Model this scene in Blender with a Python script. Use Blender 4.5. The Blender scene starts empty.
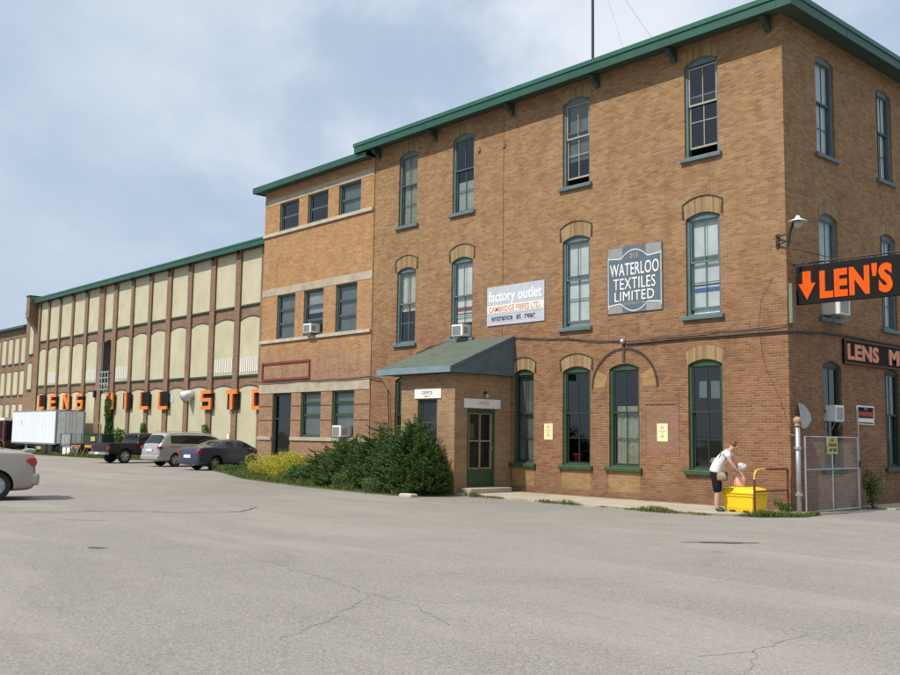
import bpy, bmesh, math, random
from mathutils import Vector, Matrix
random.seed(7)
R = math.radians
S = bpy.context.scene
COL = S.collection

# ------------------------------------------------------------------ basics
def link(o, parent=None):
    COL.objects.link(o)
    if parent is not None:
        o.parent = parent
    return o

def tag(o, label=None, cat=None, group=None, kind=None):
    if label: o['label'] = label
    if cat: o['category'] = cat
    if group: o['group'] = group
    if kind: o['kind'] = kind
    return o

def empty(name, loc=(0, 0, 0), rz=0, label=None, cat=None, group=None):
    o = bpy.data.objects.new(name, None)
    o.location = loc
    o.rotation_euler = (0, 0, rz)
    o.empty_display_size = .2
    link(o)
    return tag(o, label, cat, group)

def copy_tree(o, parent=None):
    c = o.copy(); COL.objects.link(c)
    if parent is not None: c.parent = parent
    for ch in list(o.children):
        copy_tree(ch, c)
    return c

class Fr:
    """a wall frame: u along the wall, z up, d outwards"""
    def __init__(s, O, U, N):
        s.O, s.U, s.N = Vector(O), Vector(U), Vector(N)
    def p(s, u, z, d=0):
        v = s.O + s.U * u + s.N * d
        return Vector((v.x, v.y, v.z + z))

FRONT = Fr((0, 0, 0), (1, 0, 0), (0, -1, 0))
SIDE = Fr((0, 0, 0), (0, 1, 0), (1, 0, 0))

class MB:
    def __init__(s):
        s.v, s.f, s.m = [], [], []
    def add(s, pts, faces, m=0):
        b = len(s.v)
        s.v += [tuple(p) for p in pts]
        for f in faces:
            s.f.append(tuple(b + i for i in f)); s.m.append(m)
    def quad(s, a, b, c, d, m=0):
        s.add([a, b, c, d], [(0, 1, 2, 3)], m)
    def box(s, x0, x1, y0, y1, z0, z1, m=0):
        P = [(x0, y0, z0), (x1, y0, z0), (x1, y1, z0), (x0, y1, z0),
             (x0, y0, z1), (x1, y0, z1), (x1, y1, z1), (x0, y1, z1)]
        s.add(P, [(0, 3, 2, 1), (4, 5, 6, 7), (0, 1, 5, 4), (1, 2, 6, 5), (2, 3, 7, 6), (3, 0, 4, 7)], m)
    def fbox(s, fr, u0, u1, z0, z1, d0, d1, m=0, c=0.0):
        """box in a wall frame, from depth d0 to d1 (d1 outermost), optional chamfer c on the outer face"""
        P = [fr.p(u0, z0, d0), fr.p(u1, z0, d0), fr.p(u1, z1, d0), fr.p(u0, z1, d0),
             fr.p(u0, z0, d1 - c), fr.p(u1, z0, d1 - c), fr.p(u1, z1, d1 - c), fr.p(u0, z1, d1 - c)]
        F = [(0, 1, 5, 4), (1, 2, 6, 5), (2, 3, 7, 6), (3, 0, 4, 7), (3, 2, 1, 0)]
        if c:
            P += [fr.p(u0 + c, z0 + c, d1), fr.p(u1 - c, z0 + c, d1), fr.p(u1 - c, z1 - c, d1), fr.p(u0 + c, z1 - c, d1)]
            F += [(4, 5, 9, 8), (5, 6, 10, 9), (6, 7, 11, 10), (7, 4, 8, 11), (8, 9, 10, 11)]
        else:
            F += [(4, 5, 6, 7)]
        s.add(P, F, m)
    def prism(s, fr, pts, d0, d1, m=0):
        """extruded polygon, pts = (u,z) list"""
        n = len(pts)
        P = [fr.p(u, z, d1) for u, z in pts] + [fr.p(u, z, d0) for u, z in pts]
        F = [tuple(range(n)), tuple(range(2 * n - 1, n - 1, -1))]
        for i in range(n):
            j = (i + 1) % n
            F.append((i, i + n, j + n, j))
        s.add(P, F, m)
    def tube(s, pts, r, n=8, m=0, cap=True):
        pts = [Vector(p) for p in pts]
        rs = r if isinstance(r, (list, tuple)) else [r] * len(pts)
        rings = []
        up = None
        for i, p in enumerate(pts):
            a = pts[max(i - 1, 0)]; b = pts[min(i + 1, len(pts) - 1)]
            t = (b - a).normalized()
            if up is None:
                up = Vector((0, 0, 1)) if abs(t.z) < .9 else Vector((1, 0, 0))
            sx = t.cross(up)
            if sx.length < 1e-6: sx = t.orthogonal()
            sx.normalize(); sy = sx.cross(t).normalized(); up = sy
            rings.append([p + (sx * math.cos(2 * math.pi * k / n) + sy * math.sin(2 * math.pi * k / n)) * rs[i] for k in range(n)])
        P = [q for rg in rings for q in rg]
        F = []
        for i in range(len(rings) - 1):
            for k in range(n):
                k2 = (k + 1) % n
                F.append((i * n + k, i * n + k2, (i + 1) * n + k2, (i + 1) * n + k))
        if cap:
            F.append(tuple(range(n - 1, -1, -1)))
            F.append(tuple((len(rings) - 1) * n + k for k in range(n)))
        s.add(P, F, m)
    def lathe(s, o, ax, prof, n=20, m=0):
        """prof = list of (r, h) along ax from o"""
        o = Vector(o); ax = Vector(ax).normalized()
        e1 = ax.orthogonal().normalized(); e2 = ax.cross(e1)
        P = []
        for r, h in prof:
            for k in range(n):
                a = 2 * math.pi * k / n
                P.append(o + ax * h + (e1 * math.cos(a) + e2 * math.sin(a)) * r)
        F = []
        for i in range(len(prof) - 1):
            for k in range(n):
                k2 = (k + 1) % n
                F.append((i * n + k, i * n + k2, (i + 1) * n + k2, (i + 1) * n + k))
        F.append(tuple(range(n - 1, -1, -1))); F.append(tuple((len(prof) - 1) * n + k for k in range(n)))
        s.add(P, F, m)
    def build(s, name, mats, parent=None, smooth=False, rel=None):
        me = bpy.data.meshes.new(name)
        vs = s.v
        me.from_pydata(vs, [], s.f)
        if not isinstance(mats, (list, tuple)): mats = [mats]
        for m in mats: me.materials.append(m)
        me.polygons.foreach_set('material_index', s.m)
        if smooth: me.polygons.foreach_set('use_smooth', [True] * len(s.f))
        me.update()
        o = bpy.data.objects.new(name, me)
        link(o, parent)
        if parent is not None and rel is not False:
            # vertices are written in world space: undo the parents' placement
            M = world(parent)
            if M is not None:
                me.transform(M.inverted())
        return o

def world(o):
    M = Matrix.Identity(4)
    ch = []
    while o is not None:
        ch.append(o); o = o.parent
    for q in reversed(ch):
        M = M @ (Matrix.Translation(q.location) @ q.rotation_euler.to_matrix().to_4x4())
    return M

def bevel(o, w=.01, seg=2):
    b = o.modifiers.new('bevel', 'BEVEL'); b.width = w; b.segments = seg; b.limit_method = 'ANGLE'; b.angle_limit = R(40)
    return o

# ------------------------------------------------------------------ materials
class NT:
    def __init__(s, name):
        s.mat = bpy.data.materials.new(name); s.mat.use_nodes = True
        s.t = s.mat.node_tree; s.n = s.t.nodes; s.l = s.t.links
        s.b = s.n['Principled BSDF']; s.out = s.n['Material Output']
    def new(s, typ, **kw):
        x = s.n.new(typ)
        for k, v in kw.items(): setattr(x, k, v)
        return x
    def lk(s, a, b): s.l.new(a, b)
    def math(s, op, a, b=None, c=None):
        x = s.new('ShaderNodeMath', operation=op)
        for i, v in enumerate((a, b, c)):
            if v is None: continue
            if isinstance(v, (int, float)): x.inputs[i].default_value = v
            else: s.lk(v, x.inputs[i])
        return x.outputs[0]
    def pos(s):
        return s.new('ShaderNodeNewGeometry').outputs['Position']
    def objc(s):
        return s.new('ShaderNodeTexCoord').outputs['Object']
    def noise(s, vec, scale, detail=4, rough=.55, dist=0):
        x = s.new('ShaderNodeTexNoise'); x.inputs['Scale'].default_value = scale
        x.inputs['Detail'].default_value = detail; x.inputs['Roughness'].default_value = rough
        x.inputs['Distortion'].default_value = dist
        if vec is not None: s.lk(vec, x.inputs['Vector'])
        return x.outputs['Fac']
    def ramp(s, fac, stops, interp='LINEAR'):
        x = s.new('ShaderNodeValToRGB'); e = x.color_ramp.elements
        x.color_ramp.interpolation = interp
        while len(e) > 1: e.remove(e[-1])
        for i, (p, c) in enumerate(stops):
            c = (c, c, c, 1) if isinstance(c, (int, float)) else (*c, 1)
            if i == 0: e[0].position = p; e[0].color = c
            else:
                q = e.new(p); q.color = c
        s.lk(fac, x.inputs[0]); return x.outputs[0]
    def mix(s, fac, a, b, mode='MIX'):
        x = s.new('ShaderNodeMix', data_type='RGBA', blend_type=mode)
        if isinstance(fac, (int, float)): x.inputs[0].default_value = fac
        else: s.lk(fac, x.inputs[0])
        for i, v in ((6, a), (7, b)):
            if isinstance(v, tuple): x.inputs[i].default_value = (*v[:3], 1)
            else: s.lk(v, x.inputs[i])
        return x.outputs[2]
    def bump(s, h, strength=.3, dist=.01):
        x = s.new('ShaderNodeBump'); x.inputs['Strength'].default_value = strength; x.inputs['Distance'].default_value = dist
        s.lk(h, x.inputs['Height']); s.lk(x.outputs[0], s.b.inputs['Normal'])
    def base(s, c):
        if isinstance(c, tuple): s.b.inputs['Base Color'].default_value = (*c, 1)
        else: s.lk(c, s.b.inputs['Base Color'])
    def rough(s, v):
        if isinstance(v, (int, float)): s.b.inputs['Roughness'].default_value = v
        else: s.lk(v, s.b.inputs['Roughness'])

def simple(name, col, rough=.6, metal=0, var=.12, scale=3, spec=.5, bump=0, coat=0):
    t = NT(name)
    n = t.noise(t.objc(), scale, 5, .6)
    lo = tuple(c * (1 - var) for c in col); hi = tuple(min(1, c * (1 + var)) for c in col)
    t.base(t.ramp(n, [(.3, lo), (.7, hi)]))
    t.rough(rough); t.b.inputs['Metallic'].default_value = metal
    t.b.inputs['Specular IOR Level'].default_value = spec
    if coat: t.b.inputs['Coat Weight'].default_value = coat; t.b.inputs['Coat Roughness'].default_value = .08
    if bump: t.bump(t.noise(t.objc(), scale * 12, 4), bump, .01)
    return t.mat

def painted(name, col, under=(.3, .27, .22), wear=.35, scale=4, rough=.55):
    """weathered paint: flaking and grime with a shape of its own"""
    t = NT(name)
    p = t.pos()
    n = t.noise(p, scale, 6, .65); n2 = t.noise(p, scale * 9, 4, .7)
    c = t.ramp(n, [(.3, tuple(x * .78 for x in col)), (.7, tuple(min(1, x * 1.12) for x in col))])
    msk = t.ramp(n2, [(.62, 0.), (.72, wear)])
    t.base(t.mix(msk, c, under)); t.rough(rough)
    t.bump(n2, .12, .004)
    return t.mat

def brick_mat(name, palettes, mortar=(.42, .37, .3), bw=.188, bh=.0600, split=None, stain=.35, mw=.10):
    """palettes: list of ramps (lower, upper) ; split=(z, width)"""
    t = NT(name)
    p = t.pos()
    sp = t.new('ShaderNodeSeparateXYZ'); t.lk(p, sp.inputs[0])
    u = t.math('ADD', sp.outputs[0], sp.outputs[1]); z = sp.outputs[2]
    zr = t.math('DIVIDE', t.math('ADD', z, 10.0), bh)
    row = t.math('FLOOR', zr); fz = t.math('FRACT', zr)
    off = t.math('MULTIPLY', t.math('MODULO', row, 2), .5)
    ur = t.math('ADD', t.math('DIVIDE', t.math('ADD', u, 200.0), bw), off)
    colm = t.math('FLOOR', ur); fu = t.math('FRACT', ur)
    cb = t.new('ShaderNodeCombineXYZ'); t.lk(colm, cb.inputs[0]); t.lk(row, cb.inputs[1])
    wn = t.new('ShaderNodeTexWhiteNoise', noise_dimensions='3D'); t.lk(cb.outputs[0], wn.inputs[0])
    big = t.noise(p, .55, 5, .6); mid = t.noise(p, 2.7, 4, .6)
    # courses laid from the same pallet share a tone: noise stretched along the course
    st = t.new('ShaderNodeVectorMath', operation='MULTIPLY'); t.lk(p, st.inputs[0]); st.inputs[1].default_value = (.9, .9, 5.5)
    streak = t.noise(st.outputs[0], 1.3, 4, .65)
    v = t.math('ADD', t.math('MULTIPLY', wn.outputs[0], .24), t.math('ADD', t.math('MULTIPLY', streak, .30), t.math('MULTIPLY_ADD', mid, .34, .09)))
    cols = [t.ramp(v, pal) for pal in palettes]
    c = cols[0]
    if len(cols) > 1:
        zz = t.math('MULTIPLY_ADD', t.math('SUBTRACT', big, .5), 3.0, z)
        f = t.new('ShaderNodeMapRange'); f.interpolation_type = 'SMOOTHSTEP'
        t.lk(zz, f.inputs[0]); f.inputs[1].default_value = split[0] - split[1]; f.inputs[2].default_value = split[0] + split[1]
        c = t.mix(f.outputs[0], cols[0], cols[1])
    # mortar
    ez = t.math('MINIMUM', fz, t.math('SUBTRACT', 1, fz))
    eu = t.math('MULTIPLY', t.math('MINIMUM', fu, t.math('SUBTRACT', 1, fu)), bw / bh)
    e = t.math('MINIMUM', ez, eu)
    mm = t.new('ShaderNodeMapRange'); t.lk(e, mm.inputs[0]); mm.inputs[1].default_value = mw * .55; mm.inputs[2].default_value = mw * 1.25
    mm.inputs[3].default_value = 1; mm.inputs[4].default_value = 0
    mcol = t.ramp(t.noise(p, 1.6, 5, .7), [(.35, tuple(x * .45 for x in mortar)), (.6, mortar)])
    c = t.mix(t.math('MULTIPLY', mm.outputs[0], .5), c, mcol)
    # water stains and soot with their own ragged shape
    sv = t.new('ShaderNodeVectorMath', operation='MULTIPLY'); t.lk(p, sv.inputs[0]); sv.inputs[1].default_value = (1.9, 1.9, .33)
    sn = t.ramp(t.noise(sv.outputs[0], .9, 6, .68), [(.5, 0.), (.75, stain)])
    c = t.mix(sn, c, (.11, .085, .06))
    # runs of dirt washed down below the sill courses
    rv_ = t.new('ShaderNodeCombineXYZ'); t.lk(t.math('MULTIPLY', u, 3.2), rv_.inputs[0]); t.lk(t.math('MULTIPLY', z, .22), rv_.inputs[1])
    run = t.ramp(t.noise(rv_.outputs[0], 1.6, 4, .7), [(.52, 0.), (.72, .5)])
    for zs_ in (8.5, 4.5):
        mr_ = t.new('ShaderNodeMapRange'); t.lk(z, mr_.inputs[0]); mr_.inputs[1].default_value = zs_ - 1.5; mr_.inputs[2].default_value = zs_ - .05
        cut_ = t.math('LESS_THAN', z, zs_)
        c = t.mix(t.math('MULTIPLY', t.math('MULTIPLY', mr_.outputs[0], cut_), run), c, (.10, .07, .045))
    # damp and soot rising from the ground, ragged top edge
    dz = t.math('ADD', z, t.math('MULTIPLY', t.math('SUBTRACT', big, .5), 1.6))
    damp = t.new('ShaderNodeMapRange'); t.lk(dz, damp.inputs[0]); damp.inputs[1].default_value = .75; damp.inputs[2].default_value = .1
    c = t.mix(t.math('MULTIPLY', damp.outputs[0], t.math('MULTIPLY', mid, .7)), c, (.09, .06, .04))
    # pale lime bloom in patches
    c = t.mix(t.ramp(t.noise(p, .8, 6, .7, .5), [(.58, 0.), (.75, .22)]), c, (.42, .36, .27))
    t.base(c); t.rough(.92); t.b.inputs['Specular IOR Level'].default_value = .25
    h = t.math('MULTIPLY_ADD', wn.outputs[0], .35, t.math('SUBTRACT', 1, mm.outputs[0]))
    t.bump(t.math('MULTIPLY_ADD', t.noise(p, 45, 3), .5, h), .55, .008)
    return t.mat

def glass_mat(name, tint=(.55, .6, .58), rough=.03, refl=1.0):
    t = NT(name)
    tr = t.new('ShaderNodeBsdfTransparent'); tr.inputs[0].default_value = (*tint, 1)
    gl = t.new('ShaderNodeBsdfGlossy'); gl.inputs['Roughness'].default_value = rough; gl.inputs[0].default_value = (.9 * refl, .95 * refl, 1 * refl, 1)
    nv = t.noise(t.pos(), 1.1, 2)
    bp = t.new('ShaderNodeBump'); bp.inputs['Strength'].default_value = .10; bp.inputs['Distance'].default_value = .05
    t.lk(nv, bp.inputs['Height']); t.lk(bp.outputs[0], gl.inputs['Normal'])
    ge = t.new('ShaderNodeNewGeometry'); dt = t.new('ShaderNodeVectorMath', operation='DOT_PRODUCT')
    t.lk(ge.outputs['Incoming'], dt.inputs[0]); t.lk(ge.outputs['Normal'], dt.inputs[1])
    sch = t.math('MULTIPLY_ADD', t.math('POWER', t.math('SUBTRACT', 1, t.math('ABSOLUTE', dt.outputs['Value'])), 4.5), .9, .075)
    mx = t.new('ShaderNodeMixShader'); t.lk(sch, mx.inputs[0]); t.lk(tr.outputs[0], mx.inputs[1]); t.lk(gl.outputs[0], mx.inputs[2])
    t.lk(mx.outputs[0], t.out.inputs[0])
    return t.mat

M = {}
# brick palettes (dark -> pale), real albedo
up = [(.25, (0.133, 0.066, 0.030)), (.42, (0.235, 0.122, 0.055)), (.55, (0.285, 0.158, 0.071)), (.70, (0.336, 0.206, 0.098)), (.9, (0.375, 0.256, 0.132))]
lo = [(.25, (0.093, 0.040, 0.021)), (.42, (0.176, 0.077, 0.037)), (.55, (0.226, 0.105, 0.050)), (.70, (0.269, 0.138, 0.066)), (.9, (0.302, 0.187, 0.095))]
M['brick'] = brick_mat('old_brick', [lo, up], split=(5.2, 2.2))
mid = [(.25, (0.239, 0.118, 0.050)), (.45, (0.344, 0.180, 0.083)), (.62, (0.392, 0.223, 0.102)), (.74, (0.440, 0.306, 0.140)), (.95, (0.497, 0.405, 0.187))]
midl = [(.25, (0.180, 0.094, 0.057)), (.45, (0.261, 0.144, 0.087)), (.62, (0.306, 0.180, 0.108)), (.8, (0.343, 0.226, 0.139))]
M['brick_mid'] = brick_mat('annex_brick', [midl, mid], split=(4.4, 1.0), stain=.18, mw=.07)
fac = [(.25, (0.119, 0.065, 0.042)), (.45, (0.187, 0.108, 0.070)), (.65, (0.230, 0.142, 0.092)), (.85, (0.281, 0.193, 0.127))]
M['brick_fac'] = brick_mat('factory_brick', [fac], stain=.45)
buf = [(.25, (0.204, 0.112, 0.042)), (.5, (0.295, 0.174, 0.068)), (.8, (0.378, 0.244, 0.102))]
M['buff'] = brick_mat('buff_brick_panel', [buf], stain=.3, mw=.09)
pinkb = [(.25, (0.180, 0.092, 0.060)), (.5, (0.238, 0.124, 0.082)), (.8, (0.271, 0.157, 0.106))]
M['infill'] = brick_mat('infill_brick', [pinkb], stain=.1, mw=.06)
# radial arch bricks: upright voussoirs
def arch_mat():
    t = NT('arch_brick'); p = t.pos()
    sp = t.new('ShaderNodeSeparateXYZ'); t.lk(p, sp.inputs[0])
    u = t.math('ADD', sp.outputs[0], sp.outputs[1])
    ur = t.math('DIVIDE', u, .066); f = t.math('FRACT', ur)
    wn = t.new('ShaderNodeTexWhiteNoise', noise_dimensions='1D'); t.lk(t.math('FLOOR', ur), wn.inputs['W'])
    c = t.ramp(wn.outputs[0], [(0, (.20, .125, .058)), (.5, (.27, .18, .085)), (1, (.33, .235, .12))])
    e = t.math('MINIMUM', f, t.math('SUBTRACT', 1, f))
    c = t.mix(t.ramp(e, [(.05, .7), (.13, 0.)]), c, (.16, .11, .06))
    c = t.mix(t.ramp(t.noise(p, 3, 5), [(.5, 0.), (.75, .5)]), c, (.15, .1, .06))
    t.base(c); t.rough(.9); t.bump(e, .3, .006)
    return t.mat
M['arch'] = arch_mat()
M['darkbrick'] = simple('dark_header_brick', (.055, .042, .034), .85, var=.4, scale=20)
M['stone'] = simple('band_stone', (.37, .32, .245), .85, var=.2, scale=2.2, bump=.2)
M['stone_pale'] = simple('sill_stone', (.42, .38, .30), .85, var=.15, scale=3, bump=.15)
M['green'] = painted('green_window_paint', (.028, .070, .032), wear=.35)
M['greendk'] = painted('dark_green_paint', (.014, .034, .024), wear=.2)
M['blue'] = painted('blue_window_paint', (.092, .150, .160), wear=.5)
M['teal'] = simple('teal_sash_paint', (.055, .09, .088), .6, var=.2)
M['eave'] = painted('eave_green_metal', (.014, .078, .052), (.02, .07, .05), .4, 1.3, .45)
M['eave2'] = painted('drip_edge_green', (.018, .108, .072), (.02, .07, .05), .3, 1.3, .4)
M['soffit'] = simple('soffit_boards', (.035, .06, .05), .8)
M['bluegray'] = painted('canopy_board_paint', (.085, .145, .165), wear=.3, scale=2)
M['cream_sill'] = painted('weathered_sash', (.34, .31, .24), wear=.5)
M['glass'] = glass_mat('window_glass')
M['glass_dark'] = simple('dark_door_glass', (.012, .016, .014), .06, var=.3, spec=.35)
M['glass_up'] = glass_mat('upper_glass', (.8, .84, .84), .04)
M['curtain'] = simple('curtain_cloth', (.52, .50, .40), .9, var=.2, scale=6)
M['blind'] = simple('window_blind', (.60, .62, .61), .8, var=.15, scale=2)
M['blinddk'] = simple('grey_blind', (.24, .26, .27), .8, var=.2, scale=2)
M['interior'] = simple('dark_interior', (.03, .028, .026), .9)
M['white'] = simple('white_paint', (.72, .72, .69), .5, var=.06)
M['grille'] = simple('grille_metal', (.25, .26, .26), .5, metal=.3)
M['panel'] = None
def panel_mat():
    t = NT('cream_corrugated_sheet'); p = t.pos()
    sp = t.new('ShaderNodeSeparateXYZ'); t.lk(p, sp.inputs[0])
    w = t.math('SINE', t.math('MULTIPLY', sp.outputs[0], 2 * math.pi / .19))
    n = t.noise(p, .9, 5, .6)
    c = t.ramp(n, [(.3, (.42, .39, .26)), (.7, (.51, .48, .335))])
    sv = t.new('ShaderNodeVectorMath', operation='MULTIPLY'); t.lk(p, sv.inputs[0]); sv.inputs[1].default_value = (5, 5, .4)
    c = t.mix(t.ramp(t.noise(sv.outputs[0], 1, 5, .7), [(.55, 0.), (.8, .25)]), c, (.30, .27, .17))
    t.base(c); t.rough(.6); t.bump(w, .35, .02)
    return t.mat
M['panel'] = panel_mat()
def shingle_mat():
    t = NT('green_asphalt_shingles'); p = t.pos()
    sp = t.new('ShaderNodeSeparateXYZ'); t.lk(p, sp.inputs[0])
    r = t.math('DIVIDE', sp.outputs[1], .13); row = t.math('FLOOR', r)
    cc = t.math('FLOOR', t.math('ADD', t.math('DIVIDE', sp.outputs[0], .26), t.math('MULTIPLY', t.math('MODULO', row, 2), .5)))
    cb = t.new('ShaderNodeCombineXYZ'); t.lk(cc, cb.inputs[0]); t.lk(row, cb.inputs[1])
    wn = t.new('ShaderNodeTexWhiteNoise'); t.lk(cb.outputs[0], wn.inputs[0])
    c = t.ramp(wn.outputs[0], [(0, (.055, .078, .060)), (1, (.088, .108, .082))])
    c = t.mix(t.ramp(t.math('FRACT', r), [(0, .6), (.16, 0.)]), c, (.03, .04, .03))
    c = t.mix(t.ramp(t.noise(p, 60, 3), [(.4, 0.), (.7, .4)]), c, (.15, .175, .14))
    t.base(c); t.rough(.95); t.bump(t.math('FRACT', r), .4, .01)
    return t.mat
M['shingle'] = shingle_mat()
M['galv'] = simple('galvanised_steel', (.42, .44, .45), .42, metal=.75, var=.15)
M['wire'] = simple('chain_link_wire', (.30, .31, .31), .6, metal=.2)
M['cable'] = simple('black_cable', (.018, .018, .018), .6)
M['yellow'] = simple('yellow_plastic', (.80, .52, .012), .42, var=.05, spec=.4)
M['railred'] = painted('maroon_rail_paint', (.13, .02, .022), (.5, .33, .05), .8, 6)
M['railyel'] = painted('yellow_rail_paint', (.60, .40, .07), (.2, .06, .03), .5, 6)
M['orange'] = simple('orange_sign_paint', (.66, .09, .004), .7, var=.04, spec=.15)
M['orange_let'] = simple('faded_orange_letter', (.68, .20, .045), .7, var=.1, spec=.2)
M['salmon'] = simple('salmon_letter', (.62, .25, .15), .6, var=.08)
M['black'] = simple('black_sign_board', (.010, .010, .011), .7, var=.2, spec=.15)
M['slate'] = simple('slate_blue_sign', (.085, .125, .16), .6, var=.15, scale=5)
M['slatelt'] = simple('pale_grey_sign_corner', (.25, .25, .26), .6, var=.1)
M['skysign'] = simple('pale_blue_sign', (.42, .46, .52), .6, var=.08)
M['offwhite'] = simple('off_white_lettering', (.74, .73, .70), .6, var=.05)
M['pinkred'] = simple('faded_red_lettering', (.60, .25, .18), .6)
M['navy'] = simple('navy_lettering', (.035, .05, .08), .6)
M['cream'] = simple('cream_notice', (.78, .68, .40), .6, var=.05)
M['ochre'] = simple('ochre_gate_sign', (.46, .37, .12), .6)
M['redframe'] = simple('red_frame_paint', (.20, .03, .026), .55)
M['rust'] = simple('rusty_metal', (.30, .13, .06), .85, var=.4, scale=12)
M['concrete'] = simple('concrete', (.37, .33, .27), .9, var=.2, scale=1.7, bump=.3)
M['copper'] = simple('weathered_ball', (.36, .22, .13), .6)
M['plate'] = simple('bare_sign_plate', (.36, .37, .36), .5, metal=.3, var=.12)
M['doorframe'] = simple('tan_screen_frame', (.30, .22, .16), .6)
M['lightglass'] = simple('lamp_glass', (.35, .38, .35), .25)

# ------------------------------------------------------------------ lettering
def text_mesh(name, s, fr, uc, zc, w, h, d, mat, parent, ext=.006, bold=0.0, space=1.0):
    cu = bpy.data.curves.new(name, 'FONT'); cu.body = s; cu.align_x = 'LEFT'
    cu.extrude = .05; cu.offset = bold; cu.resolution_u = 3; cu.space_character = space
    o = bpy.data.objects.new(name, cu); COL.objects.link(o)
    bpy.context.view_layer.update()
    dg = bpy.context.evaluated_depsgraph_get()
    me = bpy.data.meshes.new_from_object(o.evaluated_get(dg))
    bpy.data.objects.remove(o)
    xs = [v.co.x for v in me.vertices]; ys = [v.co.y for v in me.vertices]
    x0, x1, y0, y1 = min(xs), max(xs), min(ys), max(ys)
    for v in me.vertices:
        a = (v.co.x - x0) / (x1 - x0) - .5; b = (v.co.y - y0) / (y1 - y0) - .5
        v.co = fr.p(uc + a * w, zc + b * h, d + (ext if v.co.z > 0 else 0))
    me.materials.clear(); me.materials.append(mat)
    ob = bpy.data.objects.new(name, me); link(ob, parent)
    if parent is not None: me.transform(world(parent).inverted())
    return ob

# ------------------------------------------------------------------ wall with real openings
def arc_pts(a, b, zsp, rise, n=8):
    if rise <= 0: return [(a, zsp), (b, zsp)]
    w = (b - a) / 2; r = (w * w + rise * rise) / (2 * rise); c = (a + b) / 2; zc = zsp + rise - r
    th = math.asin(min(1, w / r))
    return [(c + r * math.sin(-th + 2 * th * k / n), zc + r * math.cos(-th + 2 * th * k / n)) for k in range(n + 1)]

def wall(mb, fr, u0, u1, z0, z1, ops, reveal=.2, m=0, mr=None, d=0):
    mr = m if mr is None else mr
    us = sorted({u0, u1, *[o[0] for o in ops], *[o[1] for o in ops]})
    zs = sorted({z0, z1, *[o[2] for o in ops], *[o[3] + o[4] for o in ops]})
    for i in range(len(us) - 1):
        for j in range(len(zs) - 1):
            uc = (us[i] + us[i + 1]) / 2; zc = (zs[j] + zs[j + 1]) / 2
            if any(o[0] < uc < o[1] and o[2] < zc < o[3] + o[4] for o in ops): continue
            mb.quad(fr.p(us[i], zs[j], d), fr.p(us[i + 1], zs[j], d), fr.p(us[i + 1], zs[j + 1], d), fr.p(us[i], zs[j + 1], d), m)
    for a, b, zb, zsp, rise in ops:
        pts = arc_pts(a, b, zsp, rise)
        zt = zsp + rise
        for k in range(len(pts) - 1):
            (ua, za), (ub, zb2) = pts[k], pts[k + 1]
            if rise > 0:
                mb.quad(fr.p(ua, za, d), fr.p(ub, zb2, d), fr.p(ub, zt, d), fr.p(ua, zt, d), m)
            mb.quad(fr.p(ua, za, d), fr.p(ua, za, d - reveal), fr.p(ub, zb2, d - reveal), fr.p(ub, zb2, d), mr)
        mb.quad(fr.p(a, zb, d), fr.p(a, zb, d - reveal), fr.p(a, zsp, d - reveal), fr.p(a, zsp, d), mr)
        mb.quad(fr.p(b, zb, d), fr.p(b, zsp, d), fr.p(b, zsp, d - reveal), fr.p(b, zb, d - reveal), mr)
        mb.quad(fr.p(a, zb, d), fr.p(b, zb, d), fr.p(b, zb, d - reveal), fr.p(a, zb, d - reveal), mr)

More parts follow.
